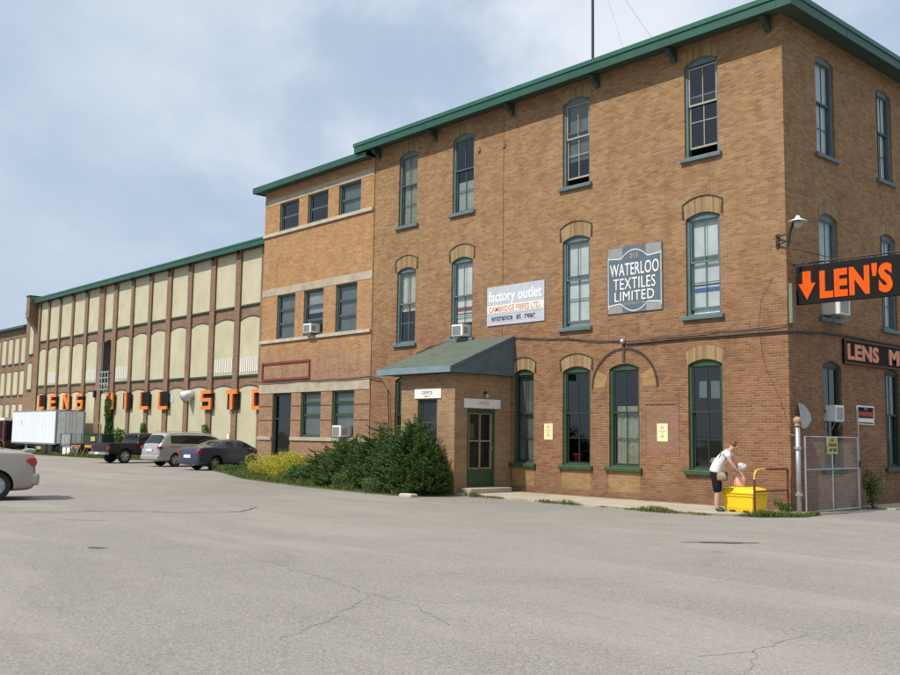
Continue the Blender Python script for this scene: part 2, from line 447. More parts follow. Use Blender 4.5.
def window(parent, fr, op, frame, sash, sill=None, glass='glass', split=.56, lower_open=0, upper_cols=2, lower_rows=2,
           drop=0, curtain=None, cfrac=(0, 1), sashcol=None, rows=None, sillover=.11, label=None):
    """double hung window; frame mesh is the part, sashes, panes, sill and curtain are its sub-parts"""
    a, b, zb, zsp, rise = op
    f = MB(); D0, D1 = -.19, -.055; jw = .075
    f.fbox(fr, a, a + jw, zb, zsp, D0, D1, c=.008)
    f.fbox(fr, b - jw, b, zb, zsp, D0, D1, c=.008)
    f.fbox(fr, a + jw, b - jw, zb, zb + .05, D0, D1, c=.006)
    if rise > 0:
        pts = arc_pts(a, b, zsp, rise)
        hz = zsp - .035
        f.prism(fr, [(a + jw, hz)] + [(a, hz)] * 0 + [(a + jw, zsp)] + pts[1:-1] + [(b - jw, zsp), (b - jw, hz)], D0, D1 - .004)
        top = hz
    else:
        f.fbox(fr, a + jw, b - jw, zsp - .06, zsp, D0, D1, c=.006); top = zsp - .06
    w = f.build('window', M[frame], parent)
    if label: w['label'] = label
    A, B, Z0, Z1 = a + jw, b - jw, zb + .05, top
    sm = M[sash]
    bar = .04; mun = .022
    if rows:                                     # fixed bars, e.g. three lights one over the other
        s = MB(); g = MB()
        n = len(rows) - 1
        for k in range(n):
            za, zc = Z0 + (Z1 - Z0) * rows[k], Z0 + (Z1 - Z0) * rows[k + 1]
            dd = -.10 - .012 * (k % 2)
            s.fbox(fr, A, A + bar, za, zc, dd - .03, dd); s.fbox(fr, B - bar, B, za, zc, dd - .03, dd)
            s.fbox(fr, A + bar, B - bar, za, za + bar, dd - .03, dd); s.fbox(fr, A + bar, B - bar, zc - bar, zc, dd - .03, dd)
            g.quad(fr.p(A + bar, za + bar, dd - .015), fr.p(B - bar, za + bar, dd - .015), fr.p(B - bar, zc - bar, dd - .015), fr.p(A + bar, zc - bar, dd - .015))
        so = s.build('sash', sm, w); g.build('pane', M[glass], w)
    else:
        zm = Z0 + (Z1 - Z0) * (1 - split)
        zm = Z0 + (Z1 - Z0) * split
        for name, za, zc, dd, nr, sh in (('upper', zm - .02, Z1, -.085, 1, -drop), ('lower', Z0, zm + .02, -.125, lower_rows, lower_open)):
            s = MB(); g = MB()
            za += sh; zc += sh
            if name == 'upper' and drop: pass
            s.fbox(fr, A, A + bar, za, zc, dd - .03, dd); s.fbox(fr, B - bar, B, za, zc, dd - .03, dd)
            s.fbox(fr, A + bar, B - bar, za, za + bar * 1.2, dd - .03, dd); s.fbox(fr, A + bar, B - bar, zc - bar, zc, dd - .03, dd)
            if upper_cols > 1:
                um = (A + B) / 2
                s.fbox(fr, um - mun / 2, um + mun / 2, za + bar * 1.2, zc - bar, dd - .024, dd - .004)
            for r in range(1, nr):
                zr = za + (zc - za) * r / nr
                for ua, ub in (((A + bar), (A + B) / 2 - mun / 2), ((A + B) / 2 + mun / 2, B - bar)):
                    s.fbox(fr, ua, ub, zr - mun / 2, zr + mun / 2, dd - .024, dd - .004)
            g.quad(fr.p(A + bar, za + bar, dd - .016), fr.p(B - bar, za + bar, dd - .016), fr.p(B - bar, zc - bar, dd - .016), fr.p(A + bar, zc - bar, dd - .016))
            s.build('sash', sm, w); g.build('pane', M[glass], w)
    if sill:
        s = MB()
        s.fbox(fr, a - sillover, b + sillover * .8, zb - .105, zb - .002, -.05, .085, c=.012)
        s.build('sill', M[sill], w)
    if curtain:
        c = MB()
        za = Z0 + (Z1 - Z0) * cfrac[0]; zc = Z0 + (Z1 - Z0) * cfrac[1]
        n = 28; P = []
        amp = .022 if curtain == 'curtain' else .002
        rr = random.Random(int(a * 100) + int(zb * 10))
        ph = [rr.uniform(0, 6) for _ in range(3)]
        for k in range(n + 1):
            x = A + .02 + (B - A - .04) * k / n
            dd = -.185 + amp * (math.sin(k * 1.9 + ph[0]) + .6 * math.sin(k * .9 + ph[1]))
            P += [fr.p(x, za, dd), fr.p(x, zc, dd * .98)]
        c.add(P, [(2 * k, 2 * k + 2, 2 * k + 3, 2 * k + 1) for k in range(n)])
        c.build('curtain' if curtain == 'curtain' else 'blind', M[curtain], w, smooth=True)
    return w

def hood(parent, fr, a, b, zsp, rise, h=.32, flare=.07, ol=True):
    """buff brick arch over an opening with a raised dark label course"""
    mb = MB()
    lowp = arc_pts(a, b, zsp, rise, 10)
    highp = arc_pts(a - flare, b + flare, zsp + h - .03, rise + .03, 10)
    n = len(lowp)
    P = [fr.p(u, z, .006) for u, z in lowp] + [fr.p(u, z, .006) for u, z in highp]
    mb.add(P, [(k, k + 1, n + k + 1, n + k) for k in range(n - 1)])
    o = mb.build('window_arch', M['arch'], parent)
    if ol:
        m2 = MB()
        t = .022
        hp2 = [(u, z + t) for u, z in highp]
        for k in range(n - 1):
            (ua, za), (ub, zb_) = highp[k], highp[k + 1]
            m2.prism(fr, [(ua, za), (ub - .006, zb_), (ub - .006, zb_ + t), (ua, za + t)], -.01, .028)
        m2.prism(fr, [(a - flare - t, zsp + .02), (a - flare * .6, zsp + .02), (a - flare, highp[0][1]), (a - flare - t, highp[0][1] + t)], -.01, .024)
        m2.prism(fr, [(b + flare * .6, zsp + .02), (b + flare + t, zsp + .02), (b + flare + t, highp[-1][1] + t), (b + flare, highp[-1][1])], -.01, .024)
        m2.build('arch_outline', M['darkbrick'], o)
    return o

# ================================================================== GROUND
def gz(x):
    t = min(1, max(0, (-x - 18) / 10)); return -.08 * t * t * (3 - 2 * t)

def asphalt_mat():
    t = NT('worn_asphalt'); p = t.pos()
    big = t.noise(p, .09, 5, .6); med = t.noise(p, .7, 5, .62, .4); fine = t.noise(p, 24, 3, .7)
    vo = t.new('ShaderNodeTexVoronoi'); vo.inputs['Scale'].default_value = 70; t.lk(p, vo.inputs['Vector'])
    agg = t.new('ShaderNodeSeparateXYZ'); t.lk(vo.outputs['Color'], agg.inputs[0])
    c = t.ramp(big, [(.3, (.212, .198, .180)), (.7, (.268, .251, .229))])
    c = t.mix(t.ramp(med, [(.42, 0.), (.68, .38)]), c, (.165, .151, .135))
    c = t.mix(t.ramp(agg.outputs[0], [(.55, 0.), (.95, .55)]), c, (.37, .345, .31))
    c = t.mix(t.ramp(agg.outputs[1], [(.62, 0.), (1, .6)]), c, (.10, .092, .083))
    c = t.mix(t.ramp(fine, [(.45, 0.), (.7, .3)]), c, (.13, .12, .11))
    # wandering cracks: edges of distorted cells, only where a mask allows
    dv = t.new('ShaderNodeVectorMath', operation='ADD'); nz = t.new('ShaderNodeTexNoise'); nz.inputs['Scale'].default_value = .9; nz.inputs['Detail'].default_value = 5
    t.lk(p, nz.inputs['Vector']); t.lk(p, dv.inputs[0])
    sc = t.new('ShaderNodeVectorMath', operation='SCALE'); t.lk(nz.outputs['Color'], sc.inputs[0]); sc.inputs['Scale'].default_value = 1.6
    t.lk(sc.outputs[0], dv.inputs[1])
    v2 = t.new('ShaderNodeTexVoronoi', feature='DISTANCE_TO_EDGE'); v2.inputs['Scale'].default_value = .33; t.lk(dv.outputs[0], v2.inputs['Vector'])
    crack = t.math('MULTIPLY', t.ramp(v2.outputs['Distance'], [(.0, 1.), (.006, 0.)]), t.ramp(t.noise(p, .35, 3, .5), [(.50, 0.), (.66, .35)]))
    v3 = t.new('ShaderNodeTexVoronoi', feature='DISTANCE_TO_EDGE'); v3.inputs['Scale'].default_value = 1.1; t.lk(dv.outputs[0], v3.inputs['Vector'])
    crack2 = t.math('MULTIPLY', t.ramp(v3.outputs['Distance'], [(.0, 1.), (.012, 0.)]), t.ramp(t.noise(p, .28, 2, .5), [(.62, 0.), (.70, .45)]))
    c = t.mix(t.math('MAXIMUM', crack, crack2), c, (.055, .05, .046))
    # tyre-polished lanes and old overlay patches with their own edges
    ln = t.new('ShaderNodeVectorMath', operation='MULTIPLY'); t.lk(p, ln.inputs[0]); ln.inputs[1].default_value = (.12, .55, 1)
    c = t.mix(t.ramp(t.noise(ln.outputs[0], 1.0, 4, .6, .6), [(.5, 0.), (.62, .30)]), c, (.33, .305, .275))
    c = t.mix(t.ramp(t.noise(p, .16, 6, .75, 1.2), [(.56, 0.), (.585, .22)]), c, (.17, .155, .137))
    # oil drips
    c = t.mix(t.ramp(t.noise(p, 1.3, 2, .5), [(.74, 0.), (.80, .35)]), c, (.07, .065, .06))
    t.base(c); t.rough(.93); t.b.inputs['Specular IOR Level'].default_value = .25
    t.bump(t.math('ADD', fine, t.math('MULTIPLY', agg.outputs[2], .6)), .5, .01)
    return t.mat
M['asphalt'] = asphalt_mat()
def soil():
    t = NT('scrubby_ground'); p = t.pos()
    c = t.ramp(t.noise(p, .3, 6, .7), [(.35, (.055, .075, .028)), (.55, (.09, .10, .04)), (.7, (.16, .13, .08))])
    t.base(c); t.rough(.95); t.bump(t.noise(p, 8, 4), .5, .05); return t.mat
M['soil'] = soil()

mb = MB()
xs = [-3000, -95] + [-90 + 2.5 * k for k in range(0, 36)] + [2000]
for i in range(len(xs) - 1):
    a, b = xs[i], xs[i + 1]
    mb.quad((a, -2000, gz(a) - .06), (b, -2000, gz(b) - .06), (b, 3000, gz(b) - .06), (a, 3000, gz(a) - .06))
tag(mb.build('ground', M['soil']), kind='structure')
mb = MB()
xs = [-90 + 1.25 * k for k in range(0, 78)] + [10, 25, 45]
for i in range(len(xs) - 1):
    a, b = xs[i], xs[i + 1]
    mb.quad((a, -60, gz(a)), (b, -60, gz(b)), (b, 30, gz(b)), (a, 30, gz(a)))
tag(mb.build('parking_lot', M['asphalt']), kind='structure')

# concrete walk along the office wall, its outer corner cut off by the gate post
mb = MB()
edge = [(-8.6, -2.25), (-6.8, -2.22), (-4.8, -2.3), (-2.4, -2.38), (-.9, -2.28), (.15, -1.6), (.68, -.75), (.62, .0)]
P = [Vector((x, y, .05)) for x, y in edge]; W = [Vector((x, .02, .05)) for x, y in edge]
for i in range(len(edge) - 1):
    mb.quad(P[i], P[i + 1], W[i + 1], W[i])
    mb.quad(P[i], P[i] - Vector((0, 0, .1)), P[i + 1] - Vector((0, 0, .1)), P[i + 1])
def walk_mat():
    t = NT('old_concrete_walk'); p = t.pos()
    c = t.ramp(t.noise(p, 1.1, 6, .7), [(.3, (.30, .26, .20)), (.7, (.45, .40, .32))])
    sp = t.new('ShaderNodeSeparateXYZ'); t.lk(p, sp.inputs[0])
    f = t.math('FRACT', t.math('DIVIDE', sp.outputs[0], 1.5))
    c = t.mix(t.ramp(f, [(.0, .8), (.015, 0.)]), c, (.08, .075, .05))
    c = t.mix(t.ramp(t.noise(p, 30, 3), [(.5, 0.), (.7, .4)]), c, (.2, .18, .15))
    t.base(c); t.rough(.92); t.bump(t.noise(p, 20, 4), .3, .01); return t.mat
tag(mb.build('pavement', walk_mat()), kind='structure')
# concrete strip by the side wall beyond the gate
mb = MB(); mb.box(.004, .9, 3.2, 26, -.05, .04)
tag(mb.build('side_pavement', M['concrete']), kind='structure')
# planting bed
bed = [(-8.75, -2.5), (-8.9, -3.75), (-10.3, -3.85), (-12.5, -3.7), (-14.6, -3.45), (-16.8, -3.05), (-19.4, -2.5), (-22.5, -1.2), (-26, .3), (-29.2, 1.4), (-30, 2.2), (-29, 3.1), (-25, 3.0), (-22.6, 2.0), (-22.6, .0), (-8.75, 0)]
mb = MB(); mb.add([(x, y, gz(x) + .03) for x, y in bed], [tuple(range(len(bed)))])
n = len(bed)
for i in range(n):
    (x0, y0), (x1, y1) = bed[i], bed[(i + 1) % n]
    mb.quad((x0, y0, gz(x0) - .05), (x1, y1, gz(x1) - .05), (x1, y1, gz(x1) + .03), (x0, y0, gz(x0) + .03))
tag(mb.build('planting_bed', M['soil']), kind='structure')
far = [(-47, 4.6), (-52, 4.25), (-60, 3.9), (-70, 3.2), (-88, 1.5), (-88, 6.98), (-22.6, 6.98), (-22.6, 6.3), (-41, 6.3)]
mb = MB(); mb.add([(x, y, -.06) for x, y in far], [tuple(range(len(far)))])
tag(mb.build('grass_verge', M['soil']), kind='structure')

# patches and seam in the asphalt
def blob(name, cx, cy, rx, ry, ang, mat, z=.004, seed=0, n=22, label=None):
    r = random.Random(seed); P = []
    for k in range(n):
        a = 2 * math.pi * k / n; q = r.uniform(.62, 1.1)
        x = rx * q * math.cos(a); y = ry * q * math.sin(a)
        P.append((cx + x * math.cos(ang) - y * math.sin(ang), cy + x * math.sin(ang) + y * math.cos(ang), z + gz(cx)))
    m = MB(); m.add(P, [tuple(range(n))]); o = m.build(name, mat); tag(o, kind='structure')
M['tar'] = simple('tar_patch', (.06, .056, .052), .85, var=.35, scale=9)
M['tarlt'] = simple('old_patch', (.205, .19, .172), .9, var=.2, scale=3)
blob('asphalt_patch', 2.45, -6.75, .68, .13, R(47), M['tar'], seed=1)
blob('asphalt_patch', -2.33, -14.7, .2, .09, R(40), M['tar'], seed=4)
blob('asphalt_patch', -6.6, -13.2, .42, .1, R(40), M['tarlt'], seed=6)
def strip(name, pts, w, mat, z=.004):
    m = MB()
    for i in range(len(pts) - 1):
        a = Vector((*pts[i], 0)); b = Vector((*pts[i + 1], 0)); t = (b - a).normalized(); s_ = Vector((-t.y, t.x, 0))
        ww = w * (.6 + .8 * random.random())
        m.quad(*[Vector((q.x, q.y, z + gz(q.x))) for q in (a - s_ * ww, b - s_ * ww, b + s_ * ww, a + s_ * ww)])
    tag(m.build(name, mat), kind='structure')
def jig(pts, n=6, amp=.05):
    out = []
    for i in range(len(pts) - 1):
        for k in range(n):
            t = k / n
            out.append((pts[i][0] * (1 - t) + pts[i + 1][0] * t + random.uniform(-amp, amp), pts[i][1] * (1 - t) + pts[i + 1][1] * t + random.uniform(-amp, amp)))
    out.append(pts[-1]); return out
strip('tar_seam', jig([(-9.3, -15.2), (-9.05, -13.88), (-8.88, -13.37), (-8.46, -12.94), (-8.47, -12.24), (-7.99, -11.72), (-7.35, -11.17), (-6.93, -10.51), (-6.73, -9.94), (-7.1, -9.54), (-7.74, -8.96)], 6, .03), .022, M['tar'])
strip('pavement_crack', jig([(.32, -13.59), (1.29, -13.78), (2.01, -13.87), (2.74, -14.06), (3.31, -14.12), (3.95, -14.21), (4.73, -14.54)], 7, .05), .0045, M['tarlt'])
strip('pavement_crack', jig([(4.09, -13.3), (3.86, -13.88), (3.08, -14.13), (3.92, -15.21), (4.35, -15.99)], 7, .05), .004, M['tarlt'])
strip('pavement_crack', jig([(6.87, -12.5), (6.91, -13.06), (6.91, -13.51), (6.77, -13.9)], 7, .03), .0035, M['tarlt'])
strip('pavement_crack', jig([(6.91, -13.4), (7.09, -13.66), (7.28, -14.13)], 6, .03), .003, M['tarlt'])

# ================================================================== OFFICE BUILDING
HT = 11.56
office = empty('office_building', (-7.7, 7, 0), label='three-storey buff and red brick mill office with green eaves and arched windows, nearest the camera', cat='building')
C3, C2, C1 = (8.6, 11.0, .13), (4.62, 7.05, .13), (.86, 3.42, .13)
cols = [(-14.07, -13.1), (-11.36, -10.38), (-6.73, -5.75), (-2.68, -1.71)]
gcols = [(-14.07, -13.1), (-8.6, -7.8), (-6.72, -5.74), (-5.1, -4.13), (-2.66, -1.70)]
ops3 = [(a, b, *C3) for a, b in cols]; ops2 = [(a, b, *C2) for a, b in cols]; ops1 = [(a, b, *C1) for a, b in gcols]
wm = MB()
wall(wm, FRONT, -15.4, 0, -.3, HT, ops3 + ops2 + ops1, .24)
scol = [(1.58, 2.52), (4.90, 5.82), (8.2, 9.12), (11.5, 12.42)]
sops = [(a, b, z0, z1, r) for a, b in scol for z0, z1, r in ((8.55, 10.93, .13), (4.55, 6.98, .13), (.95, 3.4, .12))]
wall(wm, SIDE, 0, 15, -.3, HT, sops, .24)
wm.quad((-15.4, 0, -.3), (-15.4, 15, -.3), (-15.4, 15, HT), (-15.4, 0, HT))
wm.quad((-15.4, 15, -.3), (0, 15, -.3), (0, 15, HT), (-15.4, 15, HT))
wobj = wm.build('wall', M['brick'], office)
fl = MB()
for z in (.35, 4.0, 7.9):
    fl.box(-15.35, -.05, .3, 14.9, z - .15, z)
    fl.box(-15.35, -.05, 5.0, 5.1, z, z + (3.5 if z < 7 else 3.42))     # partition wall that keeps the rooms dark
    fl.box(-5.5, -5.4, 5.101, 14.9, z, z + 3.41)
fl.box(-15.35, -.05, .3, 14.9, 11.42, 11.5)
fl.build('interior_floor', M['interior'], office)
# floor-by-floor windows on the front
cur3 = [None, ('blind', (0, .42)), None, None]
specs3 = [dict(curtain='curtain', cfrac=(0, 1)), dict(curtain='blind', cfrac=(0, .42)), dict(lower_open=.18, curtain='blinddk', cfrac=(.3, 1)), dict(lower_open=.2, drop=.03)]
specs2 = [dict(curtain='curtain', cfrac=(.45, 1)), dict(curtain='blind', cfrac=(.2, 1)), dict(curtain='blind', cfrac=(0.0, 1), lower_open=.1), dict(curtain='blind', cfrac=(.0, 1), lower_open=.12)]
for op, k in zip(ops3, specs3):
    window(office, FRONT, op, 'blue', 'cream_sill' if k.get('drop') or k.get('lower_open') else 'teal', 'blue', glass='glass', split=.58, **k)
for i, (op, k) in enumerate(zip(ops2, specs2)):
    ww = window(office, FRONT, op, 'blue', 'blue', 'blue', glass='glass_up', split=.55, **k)
    if i in (1, 3):
        m = MB()
        if i == 3: m.fbox(FRONT, op[0] + .13, op[1] - .13, 5.22, 5.32, -.18, -.172); m.fbox(FRONT, op[0] + .13, op[1] - .13, 5.38, 5.41, -.18, -.172)
        else: m.fbox(FRONT, op[0] + .13, op[1] - .13, 5.50, 5.62, -.18, -.172); m.fbox(FRONT, op[0] + .13, op[1] - .13, 5.40, 5.43, -.18, -.172)
        m.build('blind_stripe', simple('blue_stripe' if i == 3 else 'maroon_stripe', (.05, .12, .32) if i == 3 else (.22, .05, .05), .8), ww)
for i, op in enumerate(ops1):
    k = dict(curtain='curtain', cfrac=(.0, .62)) if i == 3 else (dict(curtain='blinddk', cfrac=(0, 1)) if i == 1 else {})
    ww = window(office, FRONT, op, 'green', 'greendk', 'green', split=.55, **k)
    if i == 4:
        m = MB(); m.fbox(FRONT, -2.45, -2.22, 2.62, 3.02, -.165, -.16); m.fbox(FRONT, -2.12, -1.88, 2.60, 3.02, -.165, -.16); m.build('paper_sheet', M['blinddk'], ww)
for i, op in enumerate(sops):
    z = op[2]
    if z > 8: window(office, SIDE, op, 'blue', 'teal', 'blue', glass='glass_up', split=.56, curtain='blind', cfrac=(.05, 1))
    elif z > 4: window(office, SIDE, op, 'blue', 'blue', 'blue', glass='glass_up', split=.5, curtain='blind', cfrac=(0, 1))
    else: window(office, SIDE, op, 'greendk', 'greendk', 'green', split=.55, curtain='blinddk' if i % 2 else None)
for a, b in cols: hood(office, FRONT, a, b, 7.05, .13, .40)
for a, b in cols: hood(office, FRONT, a, b, 11.0, .13, .34, ol=False)
for a, b in gcols[1:3] + gcols[4:]: hood(office, FRONT, a, b, 3.42, .13, .34, ol=(b < -2))
for a, b in scol:
    hood(office, SIDE, a, b, 6.98, .13, .26, .0, ol=False)
# the big blind arch round the third ground floor window
cx0, zc0 = -4.61, 2.93; r0, r1 = .60, .98; n = 24
mb = MB(); ba = None
q = lambda r, a: (cx0 - r * math.cos(a) * 1.04, zc0 + r * math.sin(a))
for k in range(n + 1):
    a0 = math.pi * k / n; a1 = math.pi * (k + 1) / n
    if k == n or (zc0 + r0 * math.sin((a0 + a1) / 2) < 3.56 and abs(r0 * math.cos((a0 + a1) / 2)) < .5):
        if mb.f:
            o_ = mb.build('blind_arch', M['buff'], office); ba = ba or o_
        mb = MB(); continue
    mb.add([FRONT.p(*q(r, a), .005) for r, a in ((r0, a0), (r0, a1), (r1, a1), (r1, a0))], [(0, 1, 2, 3)])
mb = MB()
for k in range(40):
    a0 = math.pi * (k + .12) / 40; a1 = math.pi * (k + .9) / 40
    q = lambda r, a: (cx0 - r * math.cos(a) * 1.04, zc0 + r * math.sin(a))
    mb.prism(FRONT, [q(.98, a0), q(.98, a1), q(1.035, a1), q(1.035, a0)], -.01, .026)
mb.prism(FRONT, [(-4.645, 3.60), (-4.575, 3.60), (-4.575, 4.05), (-4.645, 4.05)], -.01, .03)
mb.build('arch_outline', M['darkbrick'], ba)
# buff infill under the ground floor windows, pink bricked-up niche
for (a, b) in gcols[1:4]:
    m = MB(); m.fbox(FRONT, a - .02, b + .02, .22, .75, -.01, .004); m.build('window_apron', M['buff'], office)
m = MB(); m.fbox(FRONT, -3.92, -2.98, 1.25, 2.42, -.01, .004); ni = m.build('bricked_up_niche', M['infill'], office)
m = MB()
for a, b, c, d in ((-3.97, -3.925, 1.2, 2.47), (-2.975, -2.93, 1.2, 2.47)): m.fbox(FRONT, a, b, c, d, -.01, .012)
m.fbox(FRONT, -3.97, -2.93, 2.475, 2.52, -.01, .018)
m.build('niche_edge', M['infill'], ni)
# old rainwater streaks / repointed seam
# eaves
OV = .5
m = MB()
x0, x1, y1 = -15.95, OV, 15.5
# fascia as a closed strip, front and side, with a projecting drip edge above
zb_, zt_ = 11.46, 11.68
m.box(x0, x1, -OV - .03, -OV, zb_, zt_); m.box(x1 - .0, x1 + .03, -OV - .03, y1, zb_, zt_)
m.box(x0 - .03, x0, -OV - .03, y1, zb_, zt_)
m.build('fascia', M['eave'], office)
m = MB()
m.box(x0 - .06, x1 + .06, -OV - .06, -OV + .02, zt_ + .002, zt_ + .12); m.box(x1 - .02, x1 + .06, -OV + .0205, y1, zt_ + .002, zt_ + .12)
m.build('drip_edge', M['eave2'], office)
m = MB()
for k in range(6): u = -15.2 + 3.05 * k + random.uniform(-.2, .2); m.box(u, u + .012, -OV - .034, -OV - .029, 11.465, 11.675)
for k in range(5): v = 2.2 + 3.05 * k; m.box(x1 + .029, x1 + .034, v, v + .012, 11.465, 11.675)
m.build('fascia_joint', M['soffit'], office)
m = MB(); m.fbox(FRONT, -9.09, -9.07, 4.6, 11.3, -.01, .004); m.build('wall_joint', M['darkbrick'], office)
for u, z in ((-9.05, 10.35), (-10.15, 10.45)):
    m = MB(); m.fbox(FRONT, u - .05, u + .05, z - .06, z + .06, -.01, .05, c=.01); m.build('wall_tie', M['rust'], office)
m = MB()
m.add([(x0, -OV, 11.50), (x1, -OV, 11.50), (x1, 0, 11.55), (x0, 0, 11.55)], [(0, 1, 2, 3)])
m.add([(.0, 0, 11.55), (x1, -OV, 11.50), (x1, y1, 11.50), (.0, y1, 11.55)], [(0, 1, 2, 3)])
m.add([(x0, -OV, 11.50), (x0, 15, 11.50), (-15.4, 15, 11.55), (-15.4, 0, 11.55)], [(0, 1, 2, 3)])
m.build('soffit', M['soffit'], office)
m = MB()
m.add([(x0, -OV, zt_ + .08), (x1, -OV, zt_ + .08), (x1, y1, zt_ + .08), (x0, y1, zt_ + .08), (-9, 6, 12.5), (-6.4, 6, 12.5)],
      [(0, 1, 5, 4), (1, 2, 5), (2, 3, 4, 5), (3, 0, 4)])
m.build('roof', M['shingle'], office)
def bracket(parent, fr, u, z=11.5, s=1.0):
    m = MB(); w = .065 * s
    prof = [(.0, z - .30 * s), (.07, z - .33 * s), (.13, z - .2 * s), (.30, z - .14 * s), (.36, z - .03), (.36, z), (0, z)]
    P = [fr.p(u - w, zz, d) for d, zz in prof] + [fr.p(u + w, zz, d) for d, zz in prof]
    n = len(prof)
    m.add(P, [tuple(range(n)), tuple(range(2 * n - 1, n - 1, -1))] + [(i, i + n, (i + 1) % n + n, (i + 1) % n) for i in range(n)])
    return m.build('eave_bracket', M['soffit'], parent)
for u in (-15.15, -12.2, -8.7, -5.45, -2.95, -.32): bracket(office, FRONT, u)

# entrance vestibule with its lean-to roof
VX0, VX1, VY = -11.05, -8.72, -2.2
VF = Fr((0, VY, 0), (1, 0, 0), (0, -1, 0)); VS = Fr((VX1, 0, 0), (0, 1, 0), (1, 0, 0))
M['brick_v'] = brick_mat('vestibule_brick', [[(.25, (.165, .09, .045)), (.45, (.27, .16, .08)), (.65, (.32, .205, .105)), (.85, (.38, .27, .15))]], stain=.35)
vest = MB()
wall(vest, VF, VX0, VX1, -.2, 3.35, [(-10.3, -9.46, 1.35, 2.63, 0)], .15)
wall(vest, VS, VY, 0, -.2, 3.35, [(-1.72, -.62, .2, 2.38, 0)], .15)
vest.quad((VX0, VY, -.2), (VX0, 0, -.2), (VX0, 0, 3.9), (VX0, VY, 3.35))
vest.quad((VX0, VY, .18), (VX1, VY, .18), (VX1, 0, .18), (VX0, 0, .18), 1)
vo = vest.build('vestibule', [M['brick_v'], M['interior']], office)
m = MB(); m.box(VX0 + .25, VX1 - .4, VY + .35, -.05, .19, 3.2); m.build('porch_dark_box', M['interior'], vo)  # dark box added to keep the view through the porch panes dark
window(vo, VF, (-10.3, -9.46, 1.35, 2.63, 0), 'greendk', 'green', 'green', split=.5, upper_cols=1, lower_rows=1)
d = MB()
fr = VS; a, b, z0, z1 = -1.72, -.62, .2, 2.38
d.fbox(fr, a, a + .09, z0, z1, -.14, -.03); d.fbox(fr, b - .09, b, z0, z1, -.14, -.03); d.fbox(fr, a + .09, b - .09, z1 - .12, z1, -.14, -.03)
d.fbox(fr, a + .09, b - .09, z0, z0 + .5, -.12, -.06)
door = d.build('door', M['green'], vo)
d = MB()
A, B, Z0, Z1 = a + .09, b - .09, z0 + .5, z1 - .12; um = (A + B) / 2; zm = (Z0 + Z1) / 2
for u0, u1, zz0, zz1 in ((A, A + .05, Z0, Z1), (B - .05, B, Z0, Z1), (um - .02, um + .02, Z0, Z1), (A + .05, um - .02, zm - .02, zm + .02), (um + .02, B - .05, zm - .02, zm + .02), (A + .05, B - .05, Z0 - .0, Z0 + .035), (A + .05, B - .05, Z1 - .03, Z1)):
    d.fbox(fr, u0, u1, zz0 + .001, zz1 - .001, -.11, -.055)
d.build('screen_frame', M['doorframe'], door)
g = MB(); g.quad(*[fr.p(u, z, -.095) for u, z in ((A, Z0), (B, Z0), (B, Z1), (A, Z1))]); g.build('pane', M['glass_dark'], door)
h = MB(); h.tube([fr.p(B - .02, 1.2, -.05), fr.p(B - .02, 1.2, -.01), fr.p(B - .02, 1.34, -.01), fr.p(B - .02, 1.34, -.05)], .009); h.build('handle', M['galv'], door)
d = MB(); d.box(VX1 + .002, VX1 + .42, -1.95, -.35, -.02, .19); bevel(d.build('doorstep', M['concrete'], vo), .02)
# lean-to roof
CX0, CX1, CYF = -11.8, -8.58, -2.5
zf, zbk = 3.42, 4.50
sl = Fr((0, 0, 0), (1, 0, 0), (0, -1, 0))
m = MB(); th = .05
m.add([(CX0, CYF, zf + .11), (CX1, CYF, zf + .11), (CX1 + 0, -.005, zbk + .05), (-11.55, -.005, zbk + .05),
       (CX0, CYF, zf + .06), (CX1, CYF, zf + .06), (CX1, -.005, zbk), (-11.55, -.005, zbk)],
      [(0, 1, 2, 3), (4, 7, 6, 5), (0, 4, 5, 1), (1, 5, 6, 2), (3, 7, 4, 0)])
can = m.build('canopy_roof', M['shingle'], office)
m = MB()
m.box(CX0 - .02, CX1 + .02, CYF - .04, CYF, zf - .06, zf + .115)
m.build('canopy_fascia', simple('canopy_fascia_paint', (.15, .225, .25), .5), can)
m = MB()
X = CX1
for xx in (CX1 - .03, CX0 + .1):
    m = MB(); m.add([(xx, CYF, zf - .06), (xx, -.004, zf - .06), (xx, -.004, zbk), (xx, CYF, zf + .06),
           (xx + .03, CYF, zf - .06), (xx + .03, -.004, zf - .06), (xx + .03, -.004, zbk), (xx + .03, CYF, zf + .06)],
          [(0, 1, 2, 3), (7, 6, 5, 4), (0, 4, 5, 1), (1, 5, 6, 2), (2, 6, 7, 3), (3, 7, 4, 0)])
    m.build('canopy_gable', M['bluegray'], can)
m = MB()
m.add([(CX1 + .005, CYF, zf + .02), (CX1 + .005, -.004, zbk - .03), (CX1 + .005, -.004, zbk + .055), (CX1 + .005, CYF, zf + .115),
       (CX1 + .03, CYF, zf + .02), (CX1 + .03, -.004, zbk - .03), (CX1 + .03, -.004, zbk + .055), (CX1 + .03, CYF, zf + .115)],
      [(0, 1, 2, 3), (7, 6, 5, 4), (0, 4, 5, 1), (2, 6, 7, 3), (3, 7, 4, 0)])
m.build('barge_board', M['bluegray'], can)
m = MB(); m.box(CX0 + .13, CX1 - .03, CYF, -.004, zf - .058, zf - .035); m.build('canopy_soffit', M['soffit'], can)

